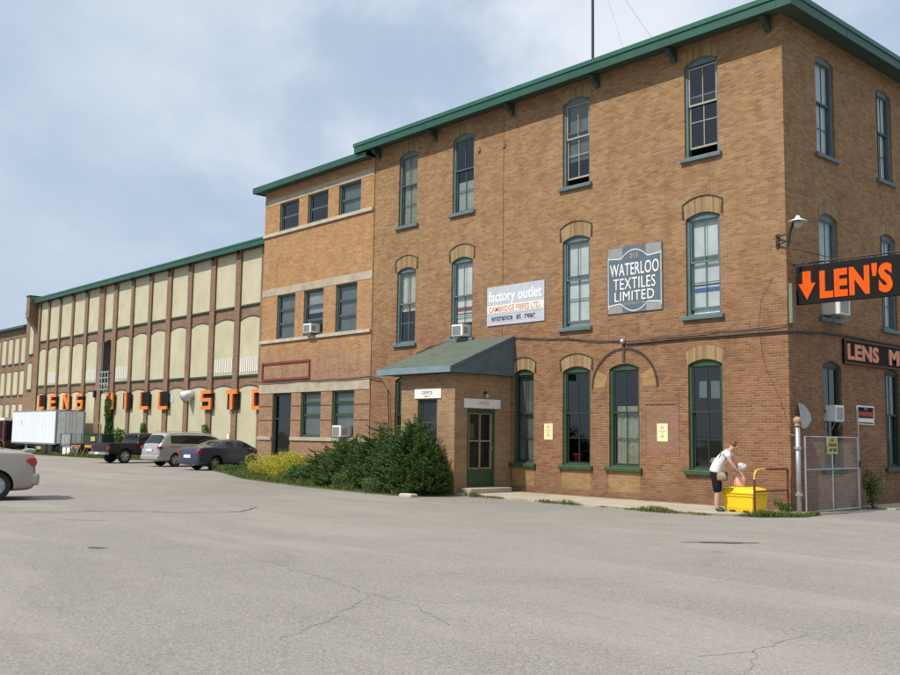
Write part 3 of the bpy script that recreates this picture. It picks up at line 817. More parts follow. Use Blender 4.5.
# ================================================================== ANNEX (plainer middle block)
annex = empty('annex_building', (-19, 5, 0), label='narrow flat-roofed brick annex with pale stone bands between the mill office and the long factory', cat='building')
AF = Fr((0, -.03, 0), (1, 0, 0), (0, -1, 0))
a3 = [(-21.5, -20.15, 9.56, 10.68, 0), (-19.53, -18.2, 9.56, 10.68, 0), (-17.52, -16.18, 9.56, 10.68, 0)]
a2 = [(-21.5, -20.22, 5.27, 7.0, 0), (-19.62, -18.33, 5.27, 7.0, 0), (-17.55, -16.27, 5.27, 7.0, 0)]
a1 = [(-21.6, -20.3, -.05, 3.16, 0), (-19.63, -18.33, 1.5, 3.16, 0), (-17.62, -16.3, 1.5, 3.16, 0)]
wm = MB(); wall(wm, AF, -22.6, -15.4, -.4, 11.3, a3 + a2 + a1, .25)
wm.quad((-22.6, -.03, -.4), (-22.6, 12, -.4), (-22.6, 12, 11.3), (-22.6, -.03, 11.3))
wm.quad((-22.6, 12, -.4), (-15.4, 12, -.4), (-15.4, 12, 11.3), (-22.6, 12, 11.3))
wm.quad((-15.4, -.03, -.4), (-15.4, -.03, 11.3), (-15.4, 0, 11.3), (-15.4, 0, -.4))
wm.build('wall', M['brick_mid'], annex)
fl = MB()
for z in (-.05, 4.2, 8.6): fl.box(-22.55, -15.45, .25, 11.9, z - .15, z)
fl.box(-22.55, -15.45, 4, 4.1, 0, 11.2)
fl.build('interior_floor', M['interior'], annex)
for i, op in enumerate(a3): window(annex, AF, op, 'teal', 'teal', None, rows=(0, .5, 1), curtain='blinddk' if i == 2 else None)
for i, op in enumerate(a2): window(annex, AF, op, 'teal', 'teal', None, rows=(0, .34, .67, 1), curtain='blinddk' if i != 1 else 'blind', cfrac=(0, 1) if i != 1 else (.5, 1))
for op in a1[1:]: window(annex, AF, op, 'green', 'green', None, rows=(0, .5, .78, 1), curtain='blinddk', cfrac=(0, 1))
op = a1[0]
d = MB()
for u0, u1, zz0, zz1 in ((op[0], op[0] + .1, -.05, 3.16), (op[1] - .06, op[1], -.05, 3.16), (op[0] + .1, op[1] - .06, 3.06, 3.16), (op[0] + .1, op[1] - .06, 2.15, 2.21), (op[0] + .1, op[1] - .06, -.05, .2)):
    d.fbox(AF, u0, u1, zz0 + .001, zz1 - .001, -.2, -.1)
dr = d.build('door', M['greendk'], annex)
g = MB(); g.quad(*[AF.p(u, z, -.15) for u, z in ((op[0] + .1, .2), (op[1] - .06, .2), (op[1] - .06, 3.06), (op[0] + .1, 3.06))]); g.build('pane', M['glass'], dr)
h = MB(); h.tube([AF.p(op[1] - .1, .95, -.1), AF.p(op[1] - .1, .95, -.05), AF.p(op[1] - .1, 1.2, -.05), AF.p(op[1] - .1, 1.2, -.1)], .012); h.build('handle', M['galv'], dr)
def band(z0, z1, mat, d1, segs=((-22.62, -15.42),), name='stone_band'):
    m = MB()
    for a, b in segs: m.fbox(AF, a, b, z0, z1, -.02, d1, c=.006)
    m.build(name, M[mat], annex)
band(10.70, 10.96, 'stone', .012); band(9.42, 9.545, 'stone_pale', .07)
band(7.02, 7.30, 'stone', .012); band(5.14, 5.26, 'stone_pale', .07)
band(3.17, 3.53, 'stone', .02)
band(1.36, 1.49, 'stone', .05, ((-22.62, -21.62), (-20.28, -15.42)))
m = MB()
for z in (2.64, 2.10):
    for a, b in ((-22.6, -21.62), (-20.28, -19.65), (-18.31, -17.64), (-16.28, -15.42)): m.fbox(AF, a, b, z, z + .035, -.02, .004)
m.build('rustication_joint', M['darkbrick'], annex)
m = MB()
m.box(-22.95, -15.42, -.40, -.03, 11.301, 11.34); m.box(-22.95, -22.6, -.03, 12.1, 11.301, 11.34)
m.build('soffit', M['soffit'], annex)
m = MB()
m.box(-22.98, -15.97, -.43, -.40, 11.27, 11.50); m.box(-22.98, -22.95, -.3995, 12.1, 11.27, 11.50)
m.box(-15.966, -15.42, -.43, -.40, 11.27, 11.44)
m.build('fascia', M['eave'], annex)
m = MB(); m.add([(-22.96, -.41, 11.47), (-15.97, -.41, 11.47), (-15.97, 12, 11.47), (-22.96, 12, 11.47)], [(0, 1, 2, 3)]); m.build('roof', M['shingle'], annex)

# ================================================================== LONG FACTORY
FY = 7.0
FF = Fr((0, FY, 0), (1, 0, 0), (0, -1, 0))
factory = empty('factory_building', (-45, 15, 0), label='long brick factory with rows of tall cream sheeted bays and green eaves', cat='building')
FX1 = -22.6; FX0 = -67.9
bays = [(-35.35, -33.2)]
b2 = [-67.94, -66.38, -65.99, -64.03, -63.65, -61.5, -61.08, -58.97, -58.41, -56.42, -55.47, -53.94, -53.3, -51.13, -50.66, -48.44, -47.95, -45.84, -45.21, -43.07, -42.5, -40.24, -39.63, -37.33, -36.74, -34.59]
E2 = [x for x in (-67.66, -66.07, -65.7, -63.72, -63.35, -61.19, -60.77, -58.66, -58.1, -56.11, -55.16, -53.64, -52.99, -50.82, -50.36, -48.14, -47.65, -45.54, -44.91, -42.77, -42.2, -39.95, -39.34, -37.05, -36.46, -34.31)]
bays = [(E2[2 * i], E2[2 * i + 1]) for i in range(13)][::-1]
bays = [(-25.5, -23.3), (-28.3, -26.1), (-31.0, -28.8), ] [::1] + [(-33.75, -31.55)] + [(a, b) for a, b in bays] if False else bays
extra = [(-33.6, -31.4), (-30.8, -28.6), (-28.0, -25.8), (-25.2, -23.2)]
allb = extra[::-1] + bays
def tt(x): return min(1.1, max(0, (-34 - x) / 33))
wm = MB()
# wall body with shallow recessed bays: brick plane + projecting piers
ZT = 11.85
def slab(z0f, z1f, d, a, b):
    wm.add([FF.p(a, z0f(a), d), FF.p(b, z0f(b), d), FF.p(b, z1f(b), d), FF.p(a, z1f(a), d)], [(0, 1, 2, 3)])
openb = bays[7]
wall(wm, FF, FX0 - .6, FX1, -.4, ZT, [(openb[0] + .05, openb[1] - .05, 5.0, 7.75, .18)], .9)
edges = sorted(allb)
piers = []
for i in range(len(edges) - 1):
    a, b = edges[i][1], edges[i + 1][0]
    piers.append(((a + b) / 2, (b - a)))
piers.append((edges[0][0] - .3, .5))
for c, w in piers:
    wm.fbox(FF, c - w / 2 + .02, c + w / 2 - .02, -.4, ZT - .02, -.01, .13)
# spandrel string courses
x = FX0
wm.build('wall', M['brick_fac'], factory)
def panel(name, a, b, z0, z1, rise, parent=factory, fr=FF, d=.03, sill=True):
    m = MB(); pts = arc_pts(a, b, z1 - rise, rise, 8) if rise > 0 else [(a, z1), (b, z1)]
    m.prism(fr, [(b, z0), (a, z0)] + pts, -.01, d)
    o = m.build(name, M['panel'], parent)
    if sill:
        s = MB(); s.fbox(fr, a, b, z0 - .10, z0 - .004, -.01, d + .07, c=.01); s.build('sill', M['green'], o)
    if rise > 0:
        s = MB(); hp = [(u, z + .0) for u, z in pts]
        s.add([fr.p(u, z + .004, d * .6) for u, z in hp] + [fr.p(u, z + .10, d * .6) for u, z in hp], [(k, k + 1, k + 1 + len(hp), k + len(hp)) for k in range(len(hp) - 1)])
        s.build('window_arch', M['darkbrick'], o)
    return o
def louver(a, b, z0, z1, parent):
    m = MB(); n = 9
    fr = FF
    for k in range(n):
        u = a + (b - a) * (k + .3) / n
        m.fbox(fr, u, u + (b - a) / n * .45, z0, z1, .03, .065)
    m.build('vent_grille', M['white'], parent)
p2 = {}
for i, (a, b) in enumerate(allb):
    k = i - 4
    t = tt((a + b) / 2)
    panel('bay_panel', a, b, 8.70 - .03 * t, ZT - .12, 0)
    if k != 7:
        o = panel('bay_panel', a, b, 4.80 + .34 * t, 7.97, .2)
        if k in (0, 1, 6, 8, 11): louver(a + .12, b - .12, 4.95 + .34 * t, 5.75 + .3 * t, o)
    o = panel('bay_panel', a, b, .15, 4.15 + .33 * t, .17, sill=False)
    if k == 3: louver(a + .1, a + .75, 3.45, 3.95, o)
    if k == 7: louver(a + .3, b - .3, 3.8, 4.2, o)
    if k == 12: pass
# dark loading opening with a grey balcony rail
a, b = openb
m = MB(); m.box(a + .05, b - .05, FY + .85, FY + .9, 4.9, 8.0); m.build('loading_door', simple('dark_blue_door', (.045, .06, .075), .6), factory)
m = MB(); m.fbox(FF, a + .0, a + .12, 5.0, 7.85, .0, .10); m.fbox(FF, b - .12, b, 5.0, 7.85, 0, .10); m.build('loading_frame', M['bluegray'], factory)
m = MB()
for z in (4.45, 4.85, 5.25, 5.65): m.fbox(FF, a - .05, b + .05, z, z + .07, .16, .22)
for q in range(4):
    u = a + (b - a) * q / 3; m.fbox(FF, u - .035, u + .035, 4.45, 5.75, .225, .27)
for u in (a, b): m.fbox(FF, u - .03, u + .03, 4.9, 4.96, .0, .16)
m.build('loading_rail', simple('grey_rail', (.33, .37, .38), .6), factory)
m = MB(); m.box(FX0 - .7, FX1, FY - .48, FY - .45, 11.74, 12.02); m.build('fascia', M['eave'], factory)
m = MB(); m.box(FX0 - .7, FX1, FY - .51, FY - .43, 12.022, 12.12); m.build('drip_edge', M['eave2'], factory)
m = MB(); m.add([(FX0 - .7, FY - .45, 11.78), (FX1, FY - .45, 11.78), (FX1, FY, 11.84), (FX0 - .7, FY, 11.84)], [(0, 1, 2, 3)]); m.build('soffit', M['soffit'], factory)
m = MB()
m.add([(FX0 - .7, FY - .46, 12.1), (FX1, FY - .46, 12.1), (FX1, FY + 9, 12.9), (FX0 - .7, FY + 9, 12.9), (FX1, FY + 18, 12.1), (FX0 - .7, FY + 18, 12.1)], [(0, 1, 2, 3), (3, 2, 4, 5)])
m.build('roof', M['shingle'], factory)
wm = MB(); wm.quad((FX0 - .6, FY, -.4), (FX0 - .6, FY + 18, -.4), (FX0 - .6, FY + 18, 12), (FX0 - .6, FY, 12))
wm.quad((FX0 - .6, FY + 18, -.4), (FX1, FY + 18, -.4), (FX1, FY + 18, 12), (FX0 - .6, FY + 18, 12)); wm.quad((FX1, FY, -.4), (FX1, FY + 18, -.4), (FX1, FY + 18, 12), (FX1, FY, 12))
wm.build('end_wall', M['brick_fac'], factory)
for c, w in piers[:-1]:
    bracket(factory, FF, c, 11.8, 1.1)
# corbelled end of the fire wall
m = MB(); X0, X1 = -69.2, -68.5
prof = [(0, 9.4), (.25, 9.9), (.75, 10.6), (.75, 12.3), (0, 12.3)]
n = len(prof)
m.add([(X0, FY - d, z) for d, z in prof] + [(X1, FY - d, z) for d, z in prof], [tuple(range(n)), tuple(range(2 * n - 1, n - 1, -1))] + [(i, i + n, (i + 1) % n + n, (i + 1) % n) for i in range(n)])
fwl = m.build('fire_wall_end', M['brick_fac'], factory)
m = MB(); m.box(X0 - .05, X1 + .05, FY - .82, FY + .3, 12.302, 12.38); m.build('coping', M['eave'], fwl)

# lower mill range beyond the fire wall
range_ = empty('mill_wing', (-85, 15, 0), label='lower brick mill range with narrow cream bays, far left beyond the factory fire wall', cat='building')
wm = MB()
wm.quad((-71.2, FY + .02, -.4), (-68.5, FY + .02, -.4), (-68.5, FY + .02, 11.15), (-71.2, FY + .02, 11.15))
wm.quad((-71.2, FY + .02, 10), (-71.2, FY + 15, 10), (-71.2, FY + 15, 11.15), (-71.2, FY + .02, 11.15))
wm.quad((-120, FY + .25, -.4), (-71.2, FY + .25, -.4), (-71.2, FY + .25, 10.1), (-120, FY + .25, 10.1))
wm.quad((-71.2, FY + .02, -.4), (-71.2, FY + .25, -.4), (-71.2, FY + .25, 10.1), (-71.2, FY + .02, 10.1))
wm.quad((-120, FY + 15, -.4), (-68.6, FY + 15, -.4), (-68.6, FY + 15, 10.1), (-120, FY + 15, 10.1))
wm.build('wall', M['brick_fac'], range_)
m = MB(); m.box(-120, -71.25, FY - .15, FY + .2, 10.1, 10.28); m.box(-71.3, -69.22, FY - .12, FY + .3, 11.15, 11.27); m.build('fascia', M['eave'], range_)
m = MB(); m.box(-120, -71.25, FY + .2, FY + 15, 10.1, 10.24); m.box(-71.2, -69.2, FY + .3, FY + 15, 11.15, 11.25); m.build('roof', M['soffit'], range_)
panel('bay_panel', -70.1, -69.25, 7.75, 10.1, .1, range_, FF)
panel('bay_panel', -70.2, -69.3, 4.9, 7.0, .1, range_, FF)
RF = Fr((0, FY + .25, 0), (1, 0, 0), (0, -1, 0))
for k in range(20):
    c = -72.2 - 1.62 * k
    panel('bay_panel', c - .5, c + .5, 7.2, 9.3, .1, range_, RF)
    panel('bay_panel', c - .5, c + .5, 4.55, 6.5, .1, range_, RF)
    if k < 14: panel('bay_panel', c - .45, c + .45, 2.6, 3.75, .1, range_, RF, sill=False)

# ================================================================== THINGS ON THE WALLS
def air_con(fr, u0, u1, z0, z1, label, depth=.38, side_grille=1):
    c = (u0 + u1) / 2
    base = fr.p(c, z0, 0)
    t = empty('air_conditioner', base, 0, label, 'air conditioner', 'window air conditioners')
    m = MB(); m.fbox(fr, u0, u1, z0, z1, -.15, depth, c=.012); m.build('casing', M['white'], t)
    m = MB(); n = 9
    for k in range(n):
        z = z0 + .04 + (z1 - z0 - .08) * k / n
        m.fbox(fr, u0 + .04, u1 - .16 * (u1 - u0), z, z + (z1 - z0 - .08) / n * .55, depth - .005, depth + .012)
    m.build('front_grille', M['grille'], t)
    m = MB()
    s = u0 if side_grille < 0 else u1
    for k in range(6):
        z = z0 + .08 + (z1 - z0 - .16) * k / 6
        lo, hi = (s - .01, s + .006) if side_grille > 0 else (s - .006, s + .01)
        m.fbox(fr, lo, hi, z, z + .02, .08, depth - .06)
    m.build('side_louvre', M['grille'], t)
    m = MB()
    for u in (u0 + .06, u1 - .06): m.tube([fr.p(u, z0 - .0, depth * .75), fr.p(u, z0 - .2, .02)], .01, 5)
    m.fbox(fr, u0, u1, z0 - .02, z0 - .003, .0, depth * .8)
    m.build('support', M['galv'], t)
air_con(FRONT, -11.0, -10.5, 4.66, 5.02, 'white air conditioner in the blue arched window just above the green canopy', .3)
air_con(AF, -19.2, -18.7, 5.34, 5.68, 'white air conditioner in the middle window of the annex second storey', .28)
air_con(AF, -17.1, -16.58, 1.53, 1.92, 'white air conditioner in a low annex window above the junipers', .34)
air_con(SIDE, 1.66, 2.2, 4.6, 5.05, 'cream air conditioner on the side wall hanging below the arrow sign', .42)
air_con(SIDE, 1.86, 2.28, 2.08, 2.46, 'white air conditioner in the dark window behind the chain-link gate', .16)

def sign(name, fr, u0, u1, z0, z1, mat, label, cat='sign', group=None, d=.03, edge=None, back=.005):
    t = empty(name, fr.p((u0 + u1) / 2, z0, 0), 0, label, cat, group)
    m = MB(); m.fbox(fr, u0, u1, z0, z1, back, d, c=.004); m.build('board', mat, t)
    return t
# factory outlet board
t = sign('wall_sign', FRONT, -9.71, -7.39, 4.9, 6.07, M['skysign'], 'pale blue factory outlet board pointing to the rear entrance', group='painted boards on the front wall')
text_mesh('lettering', 'factory outlet', FRONT, -8.56, 5.72, 2.16, .43, .031, M['offwhite'], t, bold=.022)
m = MB(); m.fbox(FRONT, -9.69, -7.41, 5.28, 5.50, .029, .033); m.build('white_stripe', M['offwhite'], t)
text_mesh('lettering', 'CAMBRIDGE FIBRES LTD.', FRONT, -8.57, 5.39, 2.1, .17, .034, M['pinkred'], t, bold=.008)
text_mesh('lettering', 'entrance  at  rear', FRONT, -8.62, 5.11, 1.78, .15, .031, M['navy'], t, bold=.015)
m = MB()
for z in (5.215, 5.0): m.fbox(FRONT, -9.6, -7.5, z, z + .012, .029, .032)
m.build('red_rule', M['pinkred'], t)
# waterloo textiles board
t = sign('wall_sign', FRONT, -5.13, -3.37, 4.87, 6.62, M['slate'], 'slate blue Waterloo Textiles Limited board with white letters and scalloped border', group='painted boards on the front wall')
text_mesh('lettering', 'WATERLOO', FRONT, -4.25, 6.02, 1.56, .33, .031, M['offwhite'], t, bold=.004, space=1.05)
text_mesh('lettering', 'TEXTILES', FRONT, -4.25, 5.64, 1.34, .30, .031, M['offwhite'], t, bold=.0, space=1.05)
text_mesh('lettering', 'LIMITED', FRONT, -4.25, 5.31, 1.26, .25, .031, M['offwhite'], t, bold=.0, space=1.08)
text_mesh('lettering', 'QUEEN ST W.', FRONT, -4.25, 5.1, .76, .075, .031, M['stone'], t, bold=.01)
text_mesh('lettering', '215', FRONT, -4.25, 6.36, .26, .12, .031, M['stone'], t, bold=.015)
m = MB()
def arcline(top):
    P = []
    zc = 6.27 if top else 5.16; sg = 1 if top else -1
    for k in range(41):
        u = -5.09 + 1.68 * k / 40; q = abs(u + 4.25)
        if q < .36: h = .05 + .16 * math.cos(q / .36 * math.pi / 2) ** .8
        elif q < .46: h = .05 - .05 * math.sin((q - .36) / .1 * math.pi / 2)
        else: h = .0 + .035 * ((q - .46) / .4)
        P.append((u, zc + sg * h + (.04 * sg)))
    return P
for top in (True, False):
    P = arcline(top)
    for k in range(40):
        (a, za), (b, zb) = P[k], P[k + 1]
        m.prism(FRONT, [(a, za - .01), (b, zb - .01), (b, zb + .012), (a, za + .012)], .0295, .033)
m.fbox(FRONT, -5.10, -5.085, 5.0, 6.4, .0295, .033); m.fbox(FRONT, -3.415, -3.40, 5.0, 6.4, .0295, .033)
m.build('border_line', M['offwhite'], t)
for top, lft in ((True, 1), (True, 0), (False, 1), (False, 0)):
    m = MB(); P = arcline(top); ze = 6.612 if top else 4.878
    for k in range(20 * (1 - lft), 20 + 20 * (1 - lft)):
        (a, za), (b, zb) = P[k], P[k + 1]
        if abs((a + b) / 2 + 4.25) > .36:
            m.prism(FRONT, [(a, za), (b, zb), (b, ze), (a, ze)] if top else [(a, ze), (b, ze), (b, zb), (a, za)], .0288, .0305)
    m.build('corner_panel', M['slatelt'], t)
# projecting arrow sign at the corner
HF = Fr((0, .26, 0), (1, 0, 0), (0, -1, 0))
t = empty('hanging_sign', (.08, .3, 4.7), 0, "long black board with orange arrow and LEN'S projecting from the building corner", 'sign')
m = MB(); m.fbox(HF, .08, 3.1, 4.68, 5.56, -.08, .0, c=.006); m.build('board', M['black'], t)
lx = lambda px: .08 + (px - 796) / 104 * 2.33
text_mesh('lettering', "LEN'S", HF, 1.46, 5.10, 1.62, .66, .001, M['orange'], t, ext=.012, bold=.05, space=1.12)
m = MB(); m.prism(HF, [(.245, 5.43), (.445, 5.43), (.445, 5.15), (.555, 5.15), (.345, 4.78), (.145, 5.15), (.245, 5.15)], .001, .013); m.build('arrow', M['orange'], t)
m = MB()
m.tube([(.0, .3, 5.62), (3.1, .3, 5.62)], .018, 6); m.tube([(1.2, .3, 5.57), (.02, .3, 6.0)], .008, 5)
m.build('bracket', M['cable'], t)
m = MB(); m.box(.012, .10, .03, .16, 4.25, 5.16); bevel(m.build('mounting_post', simple('greenish_post', (.17, .18, .13), .7), t), .008)
# side wall fascia sign
t = sign('fascia_sign', SIDE, 2.58, 9.2, 3.50, 4.10, M['black'], 'long black board lettered in salmon blocks on the side wall', 'sign', d=.06)
m = MB()
for a, b, c, d_ in ((2.58, 9.2, 4.06, 4.10), (2.58, 9.2, 3.50, 3.54), (2.58, 2.63, 3.54, 4.06)): m.fbox(SIDE, a, b, c, d_, .0605, .08)
m.build('rim', simple('rust_rim', (.09, .035, .025), .7), t)
text_mesh('lettering', 'LENS', SIDE, 3.58, 3.80, 1.72, .40, .061, M['salmon'], t, ext=.02, bold=.045, space=1.08)
text_mesh('lettering', 'MILL', SIDE, 5.85, 3.80, 1.62, .40, .061, M['salmon'], t, ext=.02, bold=.05)
# parking sign on the side wall
t = sign('notice_board', SIDE, 3.24, 4.18, 2.03, 2.50, M['white'], 'small black and red notice with white rim on the side wall above the gate', 'sign', d=.025)
m = MB(); m.fbox(SIDE, 3.29, 4.13, 2.19, 2.46, .0245, .029); m.fbox(SIDE, 3.31, 4.11, 2.06, 2.09, .0245, .029); m.build('black_field', M['black'], t)
text_mesh('lettering', 'NO', SIDE, 3.71, 2.42, .16, .055, .0295, M['pinkred'], t, bold=.02)
text_mesh('lettering', 'PARKING', SIDE, 3.71, 2.29, .78, .13, .0295, simple('red_lettering', (.55, .06, .03), .5), t, bold=.03)
# cream notices between the ground floor windows
def notice(u, label):
    t = sign('notice', FRONT, u - .16, u + .16, 1.54, 1.99, M['cream'], label, 'sign', 'cream notices on the front wall', d=.018)
    m = MB(); rr = random.Random(int(u * 10))
    for z, w in ((1.93, .05), (1.89, .10), (1.86, .07), (1.74, .08), (1.68, .07), (1.65, .11)):
        m.fbox(FRONT, u - w / 2, u + w / 2, z, z + .018, .017, .0205)
    m.build('printing', simple('grey_print', (.30, .27, .17), .7), t)
    m = MB(); m.fbox(FRONT, u - .12, u + .12, 1.80, 1.815, .017, .0205); m.build('red_rule', M['pinkred'], t)
notice(-7.23, 'cream notice on the brick pier just right of the entrance porch window')
notice(-3.42, 'cream notice centred on the pinkish bricked-up niche')
# office boards over the porch door and window
t = sign('door_sign', VS, -1.86, -.44, 2.40, 2.66, M['white'], 'white board above the green porch door', 'sign', 'white boards on the porch')
text_mesh('lettering', 'OFFICE', VS, -1.12, 2.54, .42, .085, .031, M['pinkred'], t, bold=.0)
t = sign('door_sign', VF, -10.42, -9.27, 2.66, 2.93, M['white'], 'white board above the porch window, half over the junipers', 'sign', 'white boards on the porch')
text_mesh('lettering', 'OFFICE', VF, -9.86, 2.83, .45, .09, .031, simple('grey_lettering', (.25, .25, .25), .6), t)
m = MB(); m.prism(VF, [(-9.99, 2.72), (-9.9, 2.70), (-9.9, 2.74)], .03, .034); m.fbox(VF, -9.9, -9.75, 2.717, 2.727, .03, .034); m.build('arrow', M['black'], t)
# porch lamp
t = empty('porch_lamp', (VX1, -1.05, 2.74), 0, 'small black lamp above the white board on the porch side', 'lamp')
m = MB(); m.tube([VS.p(-1.05, 2.84, 0), VS.p(-1.05, 2.87, .07), VS.p(-1.05, 2.80, .1)], .02, 8); m.lathe(VS.p(-1.05, 2.84, 0), VS.N, [(.05, 0), (.05, .02)], 12); m.build('bracket', M['cable'], t)
m = MB(); m.lathe(VS.p(-1.05, 2.81, .1), (0, 0, -1), [(.02, 0), (.045, .02), (.05, .09), (.03, .12), (.0, .125)], 12); m.build('shade', M['lightglass'], t, smooth=True)
# empty red frame on the annex
t = empty('empty_sign_frame', AF.p(-20.7, 3.68, 0), 0, 'empty dark red rectangular frame on the annex brickwork', 'sign frame')
m = MB()
for a, b, c, d_ in ((-22.42, -19.06, 4.31, 4.38), (-22.42, -19.06, 3.67, 3.74), (-22.42, -22.35, 3.74, 4.31), (-19.13, -19.06, 3.74, 4.31)): m.fbox(AF, a, b, c, d_, .0, .05)
m.build('frame', M['redframe'], t)

# corner lamp
t = empty('wall_lamp', (-.2, 0, 6.0), 0, 'gooseneck lamp with pale enamel shade at the corner of the mill office', 'lamp')
m = MB()
m.fbox(FRONT, -.24, -.16, 6.0, 6.32, 0, .03)
m.tube([(-.2, -.03, 6.08), (.08, -.13, 6.10), (.16, -.14, 6.12)], .018, 7)
m.tube([(-.2, -.03, 6.25), (.06, -.13, 6.27), (.14, -.14, 6.25)], .018, 7)
m.tube([(.12, -.14, 5.98), (.14, -.14, 6.12), (.20, -.16, 6.34), (.30, -.20, 6.48), (.43, -.25, 6.53)], .032, 8)
m.build('bracket', M['cable'], t)
m = MB(); m.lathe((.43, -.25, 6.56), (0, 0, -1), [(.03, -.06), (.05, -.03), (.06, 0), (.12, .03), (.21, .07), (.215, .08), (.20, .075), (.1, .05), (.02, .04)], 24); m.build('shade', simple('enamel_shade', (.62, .63, .62), .35), t, smooth=True)
m = MB(); m.lathe((.43, -.25, 6.50), (0, 0, -1), [(.06, 0), (.085, .03), (.09, .10), (.055, .16), (.0, .175)], 16); m.build('globe', M['lightglass'], t, smooth=True)
# small junction lamp on the blind arch
t = empty('junction_lamp', (-4.61, 0, 4.05), 0, 'small round fitting on the cable above the blind arch', 'fitting')
m = MB(); m.lathe(FRONT.p(-4.61, 4.13, 0), FRONT.N, [(.07, 0), (.075, .06), (.04, .12), (0, .125)], 14); m.build('cover', M['galv'], t, smooth=True)
# cables along the wall
def cable(name, pts, r, label, fr=FRONT, d=.03, sag=.02, n=5, cat='cable', seed=1):
    rr = random.Random(seed); P = []
    for i in range(len(pts) - 1):
        (a, za), (b, zb) = pts[i][:2], pts[i + 1][:2]
        for k in range(n):
            t_ = k / n
            P.append(fr.p(a + (b - a) * t_, za + (zb - za) * t_ - sag * 4 * t_ * (1 - t_) + rr.uniform(-.006, .006), d + rr.uniform(0, .012)))
    P.append(fr.p(*pts[-1][:2], d))
    m = MB(); m.tube(P, r, 6); o = m.build(name, M['cable'])
    tag(o, label, cat, 'cables clipped to the walls')
cable('cable', [(-8.6, 4.50), (-6.56, 4.33), (-4.7, 4.14)], .016, 'thin black cable dipping from the canopy top to the round fitting')
cable('cable', [(-4.5, 4.12), (-3.4, 4.17), (-1.8, 4.20), (.02, 4.21)], .011, 'upper thin cable running from the blind arch to the corner', seed=3)
cable('conduit', [(-4.52, 4.05), (-2.3, 4.08), (.04, 4.07)], .026, 'thick black conduit just under the thin cable right of the blind arch', sag=0, seed=4)
cable('cable', [(-23.0, 3.66), (-21.2, 3.58), (-19.8, 3.62), (-17.5, 3.57), (-15.3, 3.60), (-14.75, 3.52), (-14.35, 3.1), (-14.27, 2.2), (-14.25, 1.3)], .02, 'black cable crossing the annex and dropping down beside the porch', d=.08, seed=5)
cable('cable', [(-13.05, 4.1), (-12.9, 4.28), (-12.3, 4.45), (-11.5, 4.55)], .016, 'short black cable curving up left of the canopy', seed=6)
cable('conduit', [(.02, 4.05), (1.5, 4.16), (2.6, 4.18), (6, 4.16), (12, 4.1)], .026, 'black conduit along the side wall above the salmon lettered board', fr=SIDE, sag=0, seed=7)
cable('cable', [(-.35, 5.35), (-.62, 4.9), (-.72, 4.3), (-.6, 3.4), (-.2, 2.5), (.0, 1.9)], .0035, 'hairline cable looping down the brickwork near the corner', seed=9, d=.02)
# antenna mast with guys
t = empty('antenna_mast', (-8.1, 3.0, 11.9), 0, 'thin dark mast standing on the mill office roof', 'mast')
m = MB(); m.tube([(-8.1, 3, 11.9), (-8.1, 3, 17.5)], .045, 8); m.build('pole', M['cable'], t)
for e in ((-4.6, .2, 11.75), (-6.5, 7.5, 11.9)):
    m = MB(); m.tube([(-8.1, 3, 17.2), e], .006, 4); m.build('guy_wire', M['grille'], t)

# ================================================================== BLOCK LETTERS ON THE FACTORY
GLY = {'L': ['X....', 'X....', 'X....', 'X....', 'XXXXX'], 'E': ['XXXXX', 'X....', 'XXXX.', 'X....', 'XXXXX'],
       'N': ['X...X', 'XX..X', 'X.X.X', 'X..XX', 'X...X'], 'S': ['XXXXX', 'X....', 'XXXXX', '....X', 'XXXXX'],
       'M': ['X...X', 'XX.XX', 'X.X.X', 'X...X', 'X...X'], 'I': ['..X..', '..X..', '..X..', '..X..', '..X..'],
       'T': ['XXXXX', '..X..', '..X..', '..X..', '..X..'], 'O': ['XXXXX', 'X...X', 'X...X', 'X...X', 'XXXXX']}
def poly_letter(ch, fr, c, z0, w, h, d0, d1, mb):
    """letters as joined bars on a five by five frame"""
    U = lambda q: c - w / 2 + w * q; Z = lambda q: z0 + h * q
    s = .19; t = .18
    bars = {'L': [(0, s, 0, 1), (s, 1, 0, t)],
            'E': [(0, s, 0, 1), (s, 1, 0, t), (s, .88, .41, .59), (s, 1, 1 - t, 1)],
            'S': [(0, 1, 0, t), (0, 1, 1 - t, 1), (0, 1, .41, .59), (0, s, .59, 1 - t), (1 - s, 1, t, .41)],
            'I': [(.36, .64, 0, 1)], 'T': [(0, 1, .78, 1), (.36, .64, 0, .78)],
            'O': [(0, s, 0, 1), (1 - s, 1, 0, 1), (s, 1 - s, 0, t), (s, 1 - s, 1 - t, 1)],
            'N': [(0, s, 0, 1), (1 - s, 1, 0, 1)], 'M': [(0, .22, 0, 1), (.78, 1, 0, 1)]}[ch]
    for a, b, p, q in bars: mb.fbox(fr, U(a), U(b), Z(p), Z(q), d0, d1)
    if ch == 'N': mb.prism(fr, [(U(.02), Z(1)), (U(.75), Z(0)), (U(.98), Z(0)), (U(.28), Z(1))], d0, d1 - .004)
    if ch == 'M':
        mb.prism(fr, [(U(.0), Z(1)), (U(.4), Z(.3)), (U(.6), Z(.3)), (U(.24), Z(1))], d0, d1 - .004)
        mb.prism(fr, [(U(.76), Z(1)), (U(.42), Z(.3)), (U(.6), Z(.3)), (U(1), Z(1))], d0, d1 - .006)
